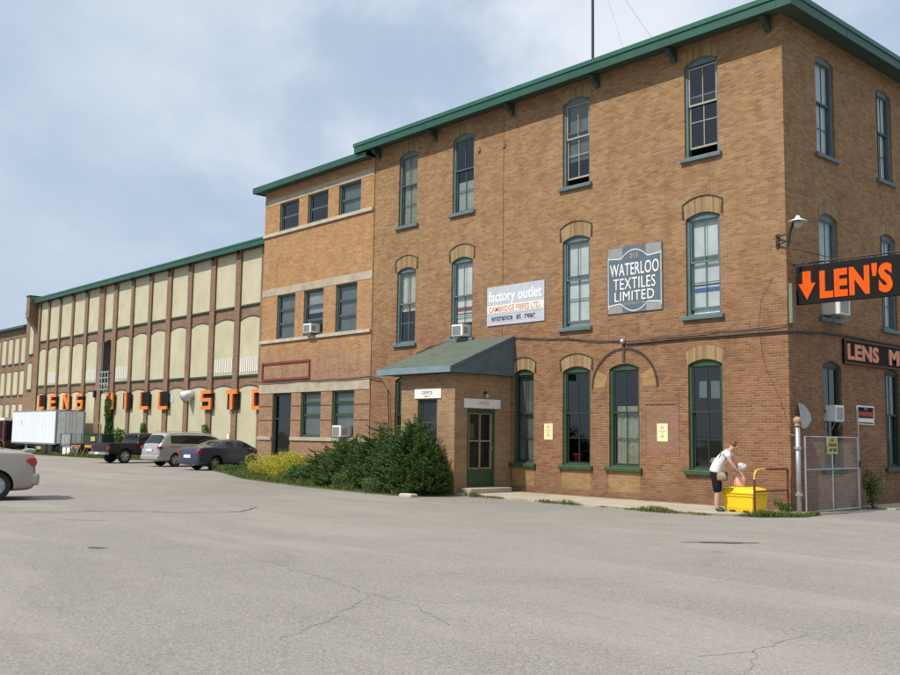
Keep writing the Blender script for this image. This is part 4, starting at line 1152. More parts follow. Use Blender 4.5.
LET = [('L', -66.05, 'first block letter of the row, above the white trailer'), ('E', -63.55, 'orange block E above the white trailer'), ('N', -61.0, 'orange block N above the white trailer'),
       ('S', -58.45, 'orange block S above the rear of the white trailer'), ('M', -53.15, 'block letter M half hidden by the tall green vine'), ('I', -50.55, 'block letter I on a dark board just right of the tall vine'),
       ('L', -47.8, 'block L with dark board over the black pickup, left of its twin'), ('L', -45.15, 'block L with dark board over the silver minivan, right of its twin'), ('S', -39.65, 'large orange block S over the blue sedan, right of the white duct'),
       ('T', -36.75, 'large orange block T on a dark board over the blue sedan'), ('O', -33.95, 'orange block letter partly hidden by the annex corner'), ('R', -30.5, ''), ('E', -27.6, '')]
for ch, x, lab in LET:
    if not lab: continue
    t_ = tt(x); w = 1.16; z0 = 2.88 + .38 * t_; h = 1.08 + .04 * t_
    t = empty('letter_sign', FF.p(x, z0, .13), 0, lab, 'letter sign', 'block letters mounted on the factory piers')
    m = MB(); m.fbox(FF, x - w / 2, x + w / 2, z0, z0 + h, .13, .20); m.build('board', M['black'], t)
    m = MB(); poly_letter(ch, FF, x, z0 - .01, w + .02, h + .02, .201, .31, m); m.build('letter', M['orange_let'], t)
# exhaust duct
t = empty('exhaust_duct', (-42.0, 7, 3.3), 0, 'white round exhaust elbow sticking out of a cream bay', 'duct')
m = MB(); m.tube([(-41.75, 7.0, 3.85), (-41.75, 6.8, 3.85), (-41.8, 6.62, 3.8), (-41.95, 6.5, 3.68)], [.27, .27, .29, .36], 18); m.build('elbow', simple('duct_metal', (.62, .63, .62), .4, metal=.2), t, smooth=True)
m = MB(); m.lathe((-41.96, 6.49, 3.67), (-.62, -.5, -.5), [(.36, 0), (.37, .05), (.33, .05), (.30, .0)], 18); m.build('rim', M['grille'], t, smooth=True)
# small black downlight between S and M
t = empty('flood_lamp', (-55.9, 7, 4.0), 0, 'small black lamp on a factory pier between the two words', 'lamp')
m = MB(); m.fbox(FF, -56.0, -55.8, 3.95, 4.45, .13, .3, c=.02); m.fbox(FF, -55.93, -55.87, 4.2, 4.26, .0, .13); m.build('housing', M['cable'], t)
for x, lab in ((-40.3, 'small white meter box low on the factory pier behind the minivan'), (-37.05, 'small white meter box low on the factory pier behind the sedan')):
    m = MB(); m.fbox(FF, x - .14, x + .14, 1.1, 1.55, .13, .25, c=.01); o = m.build('meter_box', M['white']); tag(o, lab, 'meter box', 'meter boxes on the factory piers')

t = empty('pink_bucket', (-6.45, .3, 1.0), 0, 'magenta tub standing inside the window between the two cream notices', 'bucket')
m = MB(); m.lathe((-6.42, .3, .95), (0, 0, 1), [(.11, 0), (.125, .2), (.135, .2), (.135, .22), (.11, .22), (.10, .03)], 18); m.build('tub', simple('magenta_plastic', (.45, .05, .14), .5), t, smooth=True)
t = empty('white_globe', (-2.1, .32, 1.0), 0, 'small white globe inside the window behind the stooping figure', 'ornament')
m = MB(); m.lathe((-2.15, .32, .98), (0, 0, 1), [(.03, 0), (.08, .03), (.11, .1), (.08, .17), (.03, .2), (0, .205)], 16); m.build('globe', M['offwhite'], t, smooth=True)
m = MB(); m.box(-6.72, -5.74, .25, .5, .8, .948); o = m.build('window_shelf', M['interior']); tag(o, 'dark shelf under the magenta tub just inside the window', 'shelf', 'window shelves')
m = MB(); m.box(-2.66, -1.7, .25, .5, .8, .978); o = m.build('window_shelf', M['interior']); tag(o, 'dark shelf under the small white globe just inside the window', 'shelf', 'window shelves')

# ================================================================== GATE, RAIL, BIN
t = empty('gate_post', (.40, -.45, 0), 0, 'thick galvanised gate post with a brown ball cap at the building corner', 'post')
gx, gy = .40, -.42
m = MB(); m.tube([(gx, gy, 0), (gx, gy, 1.92)], .052, 16); m.build('pole', M['galv'], t, smooth=True)
m = MB(); m.lathe((gx, gy, 1.92), (0, 0, 1), [(.07, 0), (.07, .03), (.04, .04), (.075, .08), (.09, .13), (.075, .18), (.03, .21), (0, .212)], 16); m.build('ball_cap', M['copper'], t, smooth=True)
m = MB()
for z in (1.42, .42): m.tube([(gx, gy, z), (gx, gy, z + .06)], .08, 14)
m.tube([(gx, gy, 1.72), (-.0, gy + .38, 1.74), (-.02, .0, 1.74)], .014, 6)
m.build('hinge_band', M['galv'], t)
# chain-link gate swung open along the side wall
t = empty('chain_link_gate', (.50, -.30, 0), 0, 'open chain-link gate with an ochre sign beside the side wall', 'gate')
G0, G1 = Vector((.50, -.30, 0)), Vector((.42, 2.35, 0)); GU = (G1 - G0).normalized(); GL = (G1 - G0).length
GF = Fr(G0, GU, Vector((GU.y, -GU.x, 0)))
m = MB()
zb, zt = .07, 1.70
m.tube([GF.p(0, zb), GF.p(0, zt), ], .021, 8); m.tube([GF.p(GL, zb), GF.p(GL, zt)], .021, 8)
for z in (zb, .98, zt): m.tube([GF.p(0, z), GF.p(GL, z)], .016, 8)
m.tube([GF.p(GL * .5, zb), GF.p(GL * .5, zt)], .016, 8)
m.build('frame', M['galv'], t)
m = MB(); s = .068; r = .0016
def clip(u0, z0, u1, z1):
    # segment clipped to the frame rectangle
    t0, t1 = 0, 1
    for p, q in ((-(u1 - u0), u0), (u1 - u0, GL - u0), (-(z1 - z0), z0 - zb), (z1 - z0, zt - z0)):
        if abs(p) < 1e-9:
            if q < 0: return None
        else:
            k = q / p
            if p < 0: t0 = max(t0, k)
            else: t1 = min(t1, k)
    if t0 >= t1: return None
    return (u0 + (u1 - u0) * t0, z0 + (z1 - z0) * t0, u0 + (u1 - u0) * t1, z0 + (z1 - z0) * t1)
k = -60
while k * s < GL + 2:
    for sg in (1, -1):
        c = clip(k * s, zb if sg > 0 else zt, k * s + 2 * (1 if 1 else 0), zb + 2.2 if sg > 0 else zt - 2.2)
        if c and abs(c[2] - c[0]) > .02: m.tube([GF.p(c[0], c[1], .004 * sg), GF.p(c[2], c[3], .004 * sg)], r, 3, cap=False)
    k += 1
m.build('chain_link_mesh', M['wire'], t)
m = MB(); m.tube([GF.p(GL + .05, 1.0, .0), GF.p(GL + .05, 1.15, .03)], .03, 6); m.build('latch', M['cable'], t)
# sign on the gate
SF = Fr(G0 + Vector((.03, 0, 0)), GU, Vector((GU.y, -GU.x, 0)))
t = sign('gate_sign', SF, .98, 1.50, 1.32, 1.70, M['ochre'], 'small ochre sign wired to the top of the open gate', 'sign', d=.02)
drk = simple('dark_olive_lettering', (.09, .08, .03), .7)
for s_, z, w in (('NO', 1.63, .16), ('PARKING', 1.525, .42), ('ANY TIME', 1.41, .40)):
    text_mesh('lettering', s_, SF, 1.24, z, w, .07, .021, drk, t, ext=.004, bold=.02)
# thin pole behind the gate end
t = empty('sign_pole', (.40, 2.46, 0), 0, 'thin pale pole standing at the free end of the gate', 'pole')
m = MB(); m.tube([(.40, 2.46, 0), (.40, 2.46, 2.35)], .018, 8); m.build('pole', M['galv'], t)
# half plate on the corner
PF = Fr((.10, 0, 0), (0, 1, 0), (1, 0, 0))
t = empty('bent_plate', (.1, .2, 1.9), 0, 'bare grey half-octagonal metal plate behind the post ball', 'plate')
m = MB(); m.prism(PF, [(.22, 2.46), (.45, 2.42), (.72, 2.26), (.78, 2.08), (.60, 1.92), (.42, 1.88), (.34, 1.9)], -.004, .004); m.build('sheet', M['plate'], t)
m = MB(); m.tube([(.0, .45, 2.2), (.098, .45, 2.2)], .015, 6); m.tube([(.0, .6, 2.05), (.098, .6, 2.05)], .015, 6); m.build('bracket', M['rust'], t)

# grit bin
t = empty('grit_bin', (-.53, -1.05, .05), 0, 'bright yellow plastic grit bin with a domed lid below the wall', 'bin')
bx0, bx1, by0, by1 = -.90, -.18, -1.32, -.72
m = MB()
z0, z1 = .05, .43
def ring(i, z): return [(bx0 + i, by0 + i, z), (bx1 - i, by0 + i, z), (bx1 - i, by1 - i, z), (bx0 + i, by1 - i, z)]
RR = [ring(.035, z0), ring(.01, z0 + .1), ring(.0, z1 - .05), ring(-.02, z1 - .04), ring(-.02, z1)]
P = [p for r_ in RR for p in r_]; F = [(0, 3, 2, 1)]
for i in range(len(RR) - 1):
    for k in range(4): F.append((i * 4 + k, i * 4 + (k + 1) % 4, (i + 1) * 4 + (k + 1) % 4, (i + 1) * 4 + k))
F.append((16, 17, 18, 19)); m.add(P, F)
bevel(m.build('tub', M['yellow'], t), .02, 3)
m = MB()
RR = [ring(-.035, z1 + .002), ring(-.035, z1 + .06), ring(.02, z1 + .12), ring(.14, z1 + .155)]
P = [p for r_ in RR for p in r_]; F = [(0, 3, 2, 1)]
for i in range(len(RR) - 1):
    for k in range(4): F.append((i * 4 + k, i * 4 + (k + 1) % 4, (i + 1) * 4 + (k + 1) % 4, (i + 1) * 4 + k))
F.append((12, 13, 14, 15)); m.add(P, F)
bevel(m.build('lid', M['yellow'], t), .025, 3)
m = MB()
for a in (-.75, -.42): m.box(a, a + .13, by0 + .0, by0 + .06, .052, .085)
m.build('fork_slot', M['black'], t)
# hoop rail
t = empty('guard_rail', (-.1, -.9, 0), 0, 'chipped maroon and yellow hoop rail beside the yellow bin', 'rail')
A0, B0 = Vector((.04, -1.62, 0)), Vector((-.02, -.12, 0))
m = MB()
m.tube([A0, A0 + Vector((0, 0, .78))], .024, 8); m.build('front_post', M['railred'], t)
m = MB()
m.tube([A0 + Vector((0, 0, .781)), A0 + Vector((0, .01, .88)), A0 + Vector((0, .07, .96)), A0 + Vector((0, .2, .985)), A0 + Vector((0, .42, .985))], .024, 8); m.build('yellow_bend', M['railyel'], t)
m = MB()
m.tube([A0 + Vector((0, .421, .985)), B0 + Vector((0, -.05, .985)), B0 + Vector((0, 0, .95)), B0], .024, 8)
m.tube([A0 + Vector((0, 0, .52)), B0 + Vector((0, 0, .52))], .02, 8); m.build('hoop', M['railred'], t)

# ================================================================== VEHICLES
M['tyre'] = simple('tyre_rubber', (.022, .022, .023), .85)
M['rim'] = simple('alloy_rim', (.45, .46, .47), .35, metal=.7)
M['carglass'] = None
def carglass():
    t = NT('car_window_glass'); t.base((.012, .015, .017)); t.rough(.05); t.b.inputs['Specular IOR Level'].default_value = .4
    return t.mat
M['carglass'] = carglass()
M['blacktrim'] = simple('black_trim', (.02, .02, .02), .5)
M['taillight'] = simple('red_tail_lens', (.30, .008, .012), .18, coat=.6)
M['headlight'] = simple('clear_lens', (.6, .62, .63), .15, coat=.6)
M['chrome'] = simple('bumper_chrome', (.6, .6, .6), .22, metal=.9)
M['plate_w'] = simple('licence_plate', (.62, .65, .70), .5)

def paint(name, col, metal=.35, rough=.32):
    t = NT(name); t.base(col); t.rough(rough); t.b.inputs['Metallic'].default_value = metal
    if sum(col) < .06: t.b.inputs['Metallic'].default_value = 0; t.b.inputs['Specular IOR Level'].default_value = .3
    t.b.inputs['Coat Weight'].default_value = .8 if sum(col) > .06 else .2; t.b.inputs['Coat Roughness'].default_value = .06
    n = t.noise(t.objc(), 1.5, 5); t.rough(t.ramp(n, [(.3, rough * .8), (.7, rough * 1.3)]))
    return t.mat

def eval_mesh(o):
    bpy.context.view_layer.update()
    dg = bpy.context.evaluated_depsgraph_get()
    me = bpy.data.meshes.new_from_object(o.evaluated_get(dg))
    return me

def car(name, label, cat, loc, heading, st, col, wheels, wr, track, extras, group='parked vehicles'):
    """st: stations (x, zlow, zbelt, ztop, w, wtop, side, top) from rear (x=0) to nose; side/top say whether
    the span to the next station is window glass"""
    root = empty(name, loc, heading, label, cat, group)
    P = []; F = []; mats = []
    def ring(s):
        x, zl, zb, zt, w, wt = s[:6]
        zm = zl + (zb - zl) * .55
        half = [(0, zl), (.7 * w, zl), (.95 * w, zl + .05), (w, zl + .18), (w * 1.0, zm), (.965 * w, zb - .03), (.95 * w, zb), (wt, zt - .045 if zt > zb + .1 else zt - .01), (.8 * wt, zt), (0, zt + .02)]
        return [(x, y, z) for y, z in half] + [(x, -y, z) for y, z in half[-2:0:-1]]
    n = 18
    for s in st: P += ring(s)
    for i in range(len(st) - 1):
        for k in range(n):
            k2 = (k + 1) % n
            F.append((i * n + k, (i + 1) * n + k, (i + 1) * n + k2, i * n + k2))
            g = 0
            if k in (6, 11) and st[i][6]: g = 1           # between belt and roof edge
            if k in (7, 8, 9, 10) and st[i][7]: g = 1
            mats.append(g)
    F.append(tuple(range(n))); mats.append(0)
    F.append(tuple((len(st) - 1) * n + k for k in range(n - 1, -1, -1))); mats.append(0)
    me = bpy.data.meshes.new('body'); me.from_pydata(P, [], F)
    pm = paint(name + '_paint', *col) if isinstance(col, tuple) and isinstance(col[0], tuple) else paint(name + '_paint', col)
    me.materials.append(pm); me.materials.append(M['carglass']); me.materials.append(M['blacktrim'])
    me.polygons.foreach_set('material_index', mats)
    tmp = bpy.data.objects.new('tmp', me); COL.objects.link(tmp)
    bm = bmesh.new(); bm.from_mesh(me); bmesh.ops.recalc_face_normals(bm, faces=bm.faces); bm.to_mesh(me); bm.free()
    sb = tmp.modifiers.new('s', 'SUBSURF'); sb.levels = 2; sb.render_levels = 2
    cut = MB()
    for x in wheels:
        [cut.lathe((x, sd * .5, wr * 1.02), (0, sd, 0), [(wr * 1.14, 0), (wr * 1.14, 1.5)], 28, 0) for sd in (1, -1)]
    cm = bpy.data.meshes.new('c'); cm.from_pydata(cut.v, [], cut.f); cm.materials.append(M['blacktrim']); 
    bm = bmesh.new(); bm.from_mesh(cm); bmesh.ops.recalc_face_normals(bm, faces=bm.faces); bm.to_mesh(cm); bm.free()
    cutter = bpy.data.objects.new('cut', cm); COL.objects.link(cutter)
    bo = tmp.modifiers.new('b', 'BOOLEAN'); bo.operation = 'DIFFERENCE'; bo.object = cutter; bo.solver = 'EXACT'; bo.material_mode = 'TRANSFER'
    full = eval_mesh(tmp)
    bpy.data.objects.remove(tmp); bpy.data.objects.remove(cutter)
    # split glass from paint
    for nm, keep in (('body', False), ('window_glass', True)):
        bm = bmesh.new(); bm.from_mesh(full)
        gi = [i for i, m_ in enumerate(full.materials) if m_ and m_.name.startswith('car_window_glass')]
        kill = [f for f in bm.faces if (f.material_index in gi) != keep]
        bmesh.ops.delete(bm, geom=kill, context='FACES')
        mm = bpy.data.meshes.new(nm); 
        for m_ in full.materials: mm.materials.append(m_)
        bm.to_mesh(mm); bm.free()
        mm.polygons.foreach_set('use_smooth', [True] * len(mm.polygons))
        if len(mm.polygons):
            o = bpy.data.objects.new(nm, mm); link(o, root)
            if nm == 'body':
                es = o.modifiers.new('e', 'EDGE_SPLIT'); es.split_angle = R(42)
    Mw = world(root)
    def bld(m, nm, mat, par=root, **k):
        # local coordinates: transform into world first
        m.v = [tuple(Mw @ Vector(p)) for p in m.v]
        return m.build(nm, mat, par, **k)
    for x in wheels:
        for s in (1, -1):
            y = s * (track / 2)
            m = MB(); m.lathe((x, y - s * .2, wr), (0, s, 0), [(wr * .62, 0), (wr * .95, .0), (wr, .03), (wr, .17), (wr * .95, .2), (wr * .66, .205), (wr * .64, .17), (wr * .6, .1)], 30)
            ty = bld(m, 'wheel', M['tyre'], smooth=True)
            m = MB(); m.lathe((x, y - s * .12, wr), (0, s, 0), [(wr * .62, 0), (wr * .63, .10), (wr * .59, .10), (wr * .55, .03), (.0, .03)], 24)
            for k in range(5):
                a = 2 * math.pi * k / 5 + .3
                for off in (-.09, .09):
                    c0 = Vector((x + math.cos(a + off * 2) * wr * .1, y - s * .05, wr + math.sin(a + off * 2) * wr * .1))
                    c1 = Vector((x + math.cos(a + off) * wr * .58, y - s * .03, wr + math.sin(a + off) * wr * .58))
                    m.tube([c0, c1], [.035, .028], 5)
            m.lathe((x, y - s * .08, wr), (0, s, 0), [(.06, 0), (.06, .06), (.0, .065)], 12)
            bld(m, 'rim', M['rim'], ty, smooth=False)
    extras(root, bld)
    return root

def rb(m, x0, x1, y0, y1, z0, z1): m.box(min(x0, x1), max(x0, x1), min(y0, y1), max(y0, y1), z0, z1)

# heading: local +x is the nose, local +y the car's left
def sedan_bits(tail, bx=0.0, tri=False, L=4.5, w=.86, zl=.55, zt=.72, seams=(), handle=True):
    def f(root, bld):
        for s in (1, -1):
            m = MB()
            if tri:
                pr = [(tail[0] - .03, zl + .06), (tail[0] + .05, zl - .02), (tail[1], zl + .12), (tail[1] - .04, zt), (tail[0] + .02, zt + .02)]
                ya, yb = s * (w - .4), s * (w + .004); nq = len(pr)
                m.add([(x, ya, z) for x, z in pr] + [(x, yb, z) for x, z in pr], [tuple(range(nq)), tuple(range(2 * nq - 1, nq - 1, -1))] + [(i, i + nq, (i + 1) % nq + nq, (i + 1) % nq) for i in range(nq)])
            else: rb(m, tail[0], tail[1], s * (w - .30), s * (w + .004), zl, zt)
            o = bld(m, 'taillight', M['taillight']); bevel(o, .025)
            m = MB(); rb(m, L - .36, L - .06, s * (w - .42), s * (w - .06), .52, .66); o = bld(m, 'headlight', M['headlight']); bevel(o, .03)
            m = MB(); m.lathe((L * .62, s * (w + .03), .93), (1, 0, 0), [(.03, -.02), (.09, .0), (.08, .1), (.02, .13)], 10); bld(m, 'side_mirror', M['blacktrim'], smooth=True)
        m = MB(); rb(m, bx - .02, bx + .02, -.26, .26, .56, .70); bld(m, 'licence_plate', M['plate_w'])
        m = MB()
        for x in seams:
            for s in (1, -1): rb(m, x, x + .012, s * (w * .9), s * (w + .001), .34, .9)
        for s in (1, -1):
            for x in seams[:-1]: rb(m, x + .12, x + .26, s * (w * .9), s * (w + .015), .83, .86)
        bld(m, 'door_seam', M['blacktrim'])
        m = MB(); m.tube([(bx + .02, -w * .55, .26), (bx + .3, -w * .55, .27)], .03, 8); bld(m, 'exhaust', M['galv'])
    return f

# stations: x, zlow, zbelt, ztop, w, wtop, side-glass, top-glass
def sedan(L=4.5, w=.86, h=1.42, deck=1.0, hood=.88):
    return [
        (0.00, .36, deck - .30, deck - .26, w - .16, w - .24, 0, 0),
        (0.05, .26, deck - .12, deck - .08, w - .05, w - .12, 0, 0),
        (0.16, .22, deck - .03, deck + .0, w - .02, w - .10, 0, 0),
        (0.45, .20, deck - .01, deck + .02, w, w - .10, 0, 0),
        (0.80, .20, deck, deck + .04, w, w - .12, 0, 1),
        (1.38, .19, deck - .02, h - .07, w, w - .25, 0, 0),
        (1.50, .19, deck - .02, h - .04, w, w - .25, 1, 0),
        (2.02, .19, deck - .03, h, w, w - .23, 0, 0),
        (2.10, .19, deck - .03, h, w, w - .23, 1, 0),
        (2.60, .19, deck - .04, h - .01, w, w - .23, 1, 1),
        (3.35, .19, hood + .05, hood + .08, w, w - .12, 0, 0),
        (3.50, .20, hood + .02, hood + .06, w, w - .12, 0, 0),
        (4.05, .20, hood - .05, hood + .0, w - .01, w - .16, 0, 0),
        (L - .18, .22, hood - .14, hood - .1, w - .06, w - .2, 0, 0),
        (L - .03, .26, hood - .24, hood - .2, w - .16, w - .28, 0, 0),
        (L, .34, hood - .34, hood - .30, w - .26, w - .36, 0, 0)]

def face(dx, dy): return math.atan2(dy, dx)
# near silver car, left edge of the picture: only its tail is in view
hd = face(-.26, -.966)
st = sedan(4.7, .88, 1.42, 1.10, .95)
st = [(s[0] if s[0] > .9 else s[0] * .82 + .13, *s[1:]) for s in st]
def silver_extra(root, bld):
    sedan_bits((.15, .38), bx=.13, tri=True, L=4.7, w=.872, zl=.78, zt=.97, seams=(1.62, 2.62, 3.35))(root, bld)
    m = MB()
    P = []
    for x, z in ((.20, 1.10), (.14, 1.155), (.30, 1.165), (.40, 1.12)): P.append((x, z))
    m.add([(x, -.62, z) for x, z in P] + [(x, .62, z) for x, z in P], [(0, 1, 2, 3), (7, 6, 5, 4)] + [(i, i + 4, (i + 1) % 4 + 4, (i + 1) % 4) for i in range(4)])
    bld(m, 'spoiler', M['silverpaint'])
    m = MB(); rb(m, .06, .34, -.85, .85, .34, .62)
    o = bld(m, 'bumper', M['silverpaint']); bevel(o, .07, 4)
M['silverpaint'] = paint('champagne_bumper', (.33, .295, .25), .4, .35)
rear = Vector((-12.72, -11.62, 0))
car('silver_sedan', 'champagne silver sedan cut off by the left edge, nearest of the parked cars', 'car', (-12.88, -11.82, 0), hd, st, (.31, .275, .235), (.98, 3.65), .33, 1.62, silver_extra)
# blue sedan
hd = face(.04, 1)
car('blue_sedan', 'dark blue sedan parked nose to the factory, between the silver minivan and the golden shrubs', 'car', (-29.2, .35, gz(-29)), face(-.12, 1), sedan(4.5, .85, 1.40, 1.03, .86), (.030, .043, .085), (.98, 3.55), .32, 1.5,
    sedan_bits((.0, .2), zl=.74, zt=.9, w=.84, seams=(1.5, 2.06, 3.0)))
# silver minivan
def van_st(L=4.9, w=.93, h=1.68):
    return [
        (0.0, .42, .62, .66, w - .18, w - .3, 0, 0), (.04, .30, .86, .9, w - .06, w - .16, 0, 0), (.10, .26, 1.02, 1.06, w - .03, w - .12, 0, 1),
        (.42, .24, 1.04, h - .06, w, w - .2, 0, 0), (.55, .24, 1.04, h - .02, w, w - .2, 1, 0), (1.55, .22, 1.03, h, w, w - .19, 1, 0), (1.62, .22, 1.03, h, w, w - .19, 1, 0),
        (2.55, .22, 1.01, h, w, w - .19, 1, 0), (2.62, .22, 1.01, h, w, w - .19, 1, 0), (3.15, .22, 1.0, h - .06, w, w - .2, 1, 1),
        (4.0, .22, 1.0, 1.05, w, w - .12, 0, 0), (4.15, .22, .96, 1.0, w, w - .14, 0, 0), (4.6, .24, .82, .88, w - .04, w - .2, 0, 0), (L - .05, .28, .66, .7, w - .14, w - .3, 0, 0), (L, .36, .52, .56, w - .25, w - .4, 0, 0)]
def van_extra(root, bld):
    for s in (1, -1):
        m = MB(); rb(m, .02, .22, s * .70, s * .935, .86, 1.0); bevel(bld(m, 'taillight', M['taillight']), .02)
        m = MB(); rb(m, 4.55, 4.84, s * .5, s * .86, .62, .78); bevel(bld(m, 'headlight', M['headlight']), .03)
        m = MB(); m.tube([(.6, s * .66, 1.70), (.7, s * .66, 1.73), (2.7, s * .66, 1.73), (2.8, s * .66, 1.70)], .016, 6); bld(m, 'roof_rail', M['rim'])
        m = MB(); m.lathe((3.25, s * .98, 1.08), (1, 0, 0), [(.03, -.02), (.1, .0), (.09, .1), (.02, .13)], 10); bld(m, 'side_mirror', M['blacktrim'], smooth=True)
    m = MB(); rb(m, -.025, .05, -.3, .3, .74, .86); bld(m, 'licence_plate', M['plate_w'])
    m = MB(); rb(m, -.03, .2, -.86, .86, .34, .56); bevel(bld(m, 'bumper', M['vanpaint']), .06, 4)
    m = MB()
    for x in (1.57, 2.57, 3.5):
        for s in (1, -1): rb(m, x, x + .012, s * .85, s * .932, .34, 1.0)
    for s in (1, -1): rb(m, .55, 2.5, s * .9, s * .934, .985, .995)
    bld(m, 'door_seam', M['blacktrim'])
M['vanpaint'] = paint('silver_bumper', (.36, .35, .34), .3, .35)
car('silver_minivan', 'silver minivan parked between the black pickup and the blue sedan', 'van', (-34.35, .95, gz(-36)), face(-.05, 1), van_st(), (.36, .35, .335), (1.0, 3.95), .335, 1.62, van_extra)
# black pickup
def pick_st(L=5.1, w=.9, h=1.62):
    return [
        (0.0, .56, .98, 1.0, w - .04, w - .06, 0, 0), (.03, .50, 1.02, 1.05, w - .01, w - .03, 0, 0), (.5, .46, 1.02, 1.05, w, w - .04, 0, 0), (1.7, .42, 1.02, 1.05, w, w - .04, 0, 0),
        (1.78, .42, 1.03, 1.10, w, w - .1, 0, 0), (1.84, .42, 1.04, h - .06, w, w - .2, 0, 0), (1.95, .40, 1.04, h - .01, w, w - .18, 1, 0), (2.6, .38, 1.03, h, w, w - .17, 0, 0), (2.68, .38, 1.03, h, w, w - .17, 1, 0),
        (3.2, .38, 1.02, h - .05, w, w - .19, 1, 1), (3.75, .38, 1.02, 1.06, w, w - .1, 0, 0), (4.2, .4, 1.0, 1.04, w, w - .12, 0, 0), (4.85, .42, .9, .95, w - .02, w - .14, 0, 0), (L - .03, .45, .8, .84, w - .08, w - .2, 0, 0), (L, .5, .7, .74, w - .14, w - .25, 0, 0)]
def pick_extra(root, bld):
    for s in (1, -1):
        m = MB(); rb(m, -.012, .12, s * .74, s * .905, .72, .92); bevel(bld(m, 'taillight', M['taillight']), .015)
        m = MB(); rb(m, 4.85, 5.06, s * .5, s * .82, .66, .8); bevel(bld(m, 'headlight', M['headlight']), .02)
        m = MB(); rb(m, 3.2, 3.32, s * .92, s * 1.08, 1.05, 1.2); bevel(bld(m, 'side_mirror', M['blacktrim']), .02)
    m = MB(); rb(m, -.16, .06, -.86, .86, .46, .60); bevel(bld(m, 'rear_bumper', M['chrome']), .03)
    m = MB(); rb(m, -.17, -.15, -.18, .18, .48, .6); bld(m, 'licence_plate', M['plate_w'])
    m = MB(); rb(m, .06, 1.68, -.78, .78, 1.055, 1.075); bld(m, 'bed_cover', M['blacktrim'])
    m = MB(); rb(m, 1.80, 1.83, -.55, .55, 1.14, 1.5); bld(m, 'rear_window', M['carglass'])
    m = MB()
    for x in (1.72, 2.66, 3.55):
        for s in (1, -1): rb(m, x, x + .014, s * .8, s * .902, .5, 1.0)
    bld(m, 'door_seam', M['blacktrim'])
car('black_pickup', 'black pickup truck with chrome rear bumper, parked left of the silver minivan', 'pickup', (-39.9, .75, gz(-43)), face(-.12, 1), pick_st(), (.012, .012, .013), (1.05, 4.2), .37, 1.62, pick_extra)

# ------------------------------------------------------------------ trailer and yard clutter
def trailer():
    t = empty('box_trailer', (-60.4, 5.3, -.08), 0, 'white box trailer on a grass verge under the orange block letters', 'trailer')
    x0, x1, y0, y1, z0, z1 = -65.0, -56.2, 4.35, 6.35, .72, 3.0
    m = MB(); m.box(x0, x1, y0, y1, z0, z1); o = m.build('body', simple('white_trailer_skin', (.68, .72, .77), .4, var=.05, scale=.6), t); bevel(o, .02)
    m = MB()
    for k in range(1, 14): u = x0 + (x1 - x0) * k / 14; m.box(u, u + .02, y0 - .008, y0 - .0, z0 + .1, z1 - .1)
    m.build('panel_seam', simple('seam_grey', (.68, .72, .77), .4), t)
    m = MB()
    m.box(x0 - .01, x1 + .01, y0 - .02, y0 + .04, z1 - .05, z1 + .03); m.box(x0 - .01, x1 + .01, y0 - .02, y0 + .04, z0 - .06, z0 + .05)
    m.box(x1 - .10, x1 + .02, y0 - .025, y0 + .1, z0 + .051, z1 - .051); m.box(x1 - .04, x1 + .02, y1 - .1, y1 + .02, z0 + .051, z1 - .051)
    m.box(x1 - .04, x1 + .02, y0 + .101, y1 - .101, z1 - .05, z1 + .03)
    m.build('corner_trim', simple('grey_trim', (.25, .29, .30), .5, metal=.3), t)
    m = MB()
    for a, b in ((y0 + .12, (y0 + y1) / 2 - .01), ((y0 + y1) / 2 + .01, y1 - .12)): m.box(x1 + .001, x1 + .035, a, b, z0 + .06, z1 - .07)
    dd = m.build('rear_door', simple('trailer_door', (.78, .79, .80), .5, var=.1), t)
    m = MB()
    for y in (5.0, 5.25, 5.45, 5.7): m.tube([(x1 + .05, y, z0 + .1), (x1 + .05, y, z1 - .15)], .014, 6)
    m.build('lock_rod', M['galv'], dd)
    m = MB(); m.box(x0, x1, y0 + .3, y1 - .3, .5, .72); m.box(x1 - .1, x1, y0 + .2, y1 - .2, .35, .45); m.build('chassis', M['blacktrim'], t)
    for s in (y0 + .25, y1 - .25):
        m = MB(); m.box(-62.5, -62.38, s - .06, s + .06, -.08, .72); m.box(-62.6, -62.28, s - .15, s + .15, -.08, -.05); m.build('landing_leg', M['white'], t)
    for x in (-58.2, -57.2):
        for s in (y0 + .12, y1 - .12):
            m = MB(); m.lathe((x, s - .12, .30), (0, 1, 0), [(.2, 0), (.38, .01), (.40, .04), (.40, .2), (.38, .23), (.2, .24), (0, .2)], 24); m.build('wheel', M['tyre'], t, smooth=True)
    m = MB()
    for u in (-63.1, -62.95): m.box(u, u + .05, y0 - .006, y0 + .01, 2.0, 2.35)
    m.build('dark_mark', M['grille'], t)
trailer()
# open lorry body to its left
t = empty('lorry_body', (-70, 5.5, -.08), 0, 'maroon edged box body with dark open end at the far left edge of the lot', 'lorry')
x0, x1, y0, y1 = -76, -67.6, 4.6, 6.6
m = MB(); m.box(x0, x1, y0, y1, .75, 2.35); m.build('body', simple('maroon_body', (.10, .012, .03), .5), t)
m = MB(); m.box(x0, x1 + .06, y0 - .05, y1 + .05, 2.352, 2.56); m.build('roof', M['white'], t)
m = MB(); m.box(x0 + .2, x1 - .4, y0 - .02, y0 - .005, .9, 2.25); m.box(x1 + .003, x1 + .02, y0 + .15, y1 - .15, .85, 2.25); m.build('opening', M['black'], t)  # black sheets stand for the shaded inside; the box itself is closed
for x in (-75, -69):
    for s in (4.8, 6.4):
        m = MB(); m.lathe((x, s - .12, .34), (0, 1, 0), [(.2, 0), (.40, .01), (.42, .04), (.42, .2), (.38, .23), (0, .22)], 22); m.build('wheel', M['tyre'], t, smooth=True)
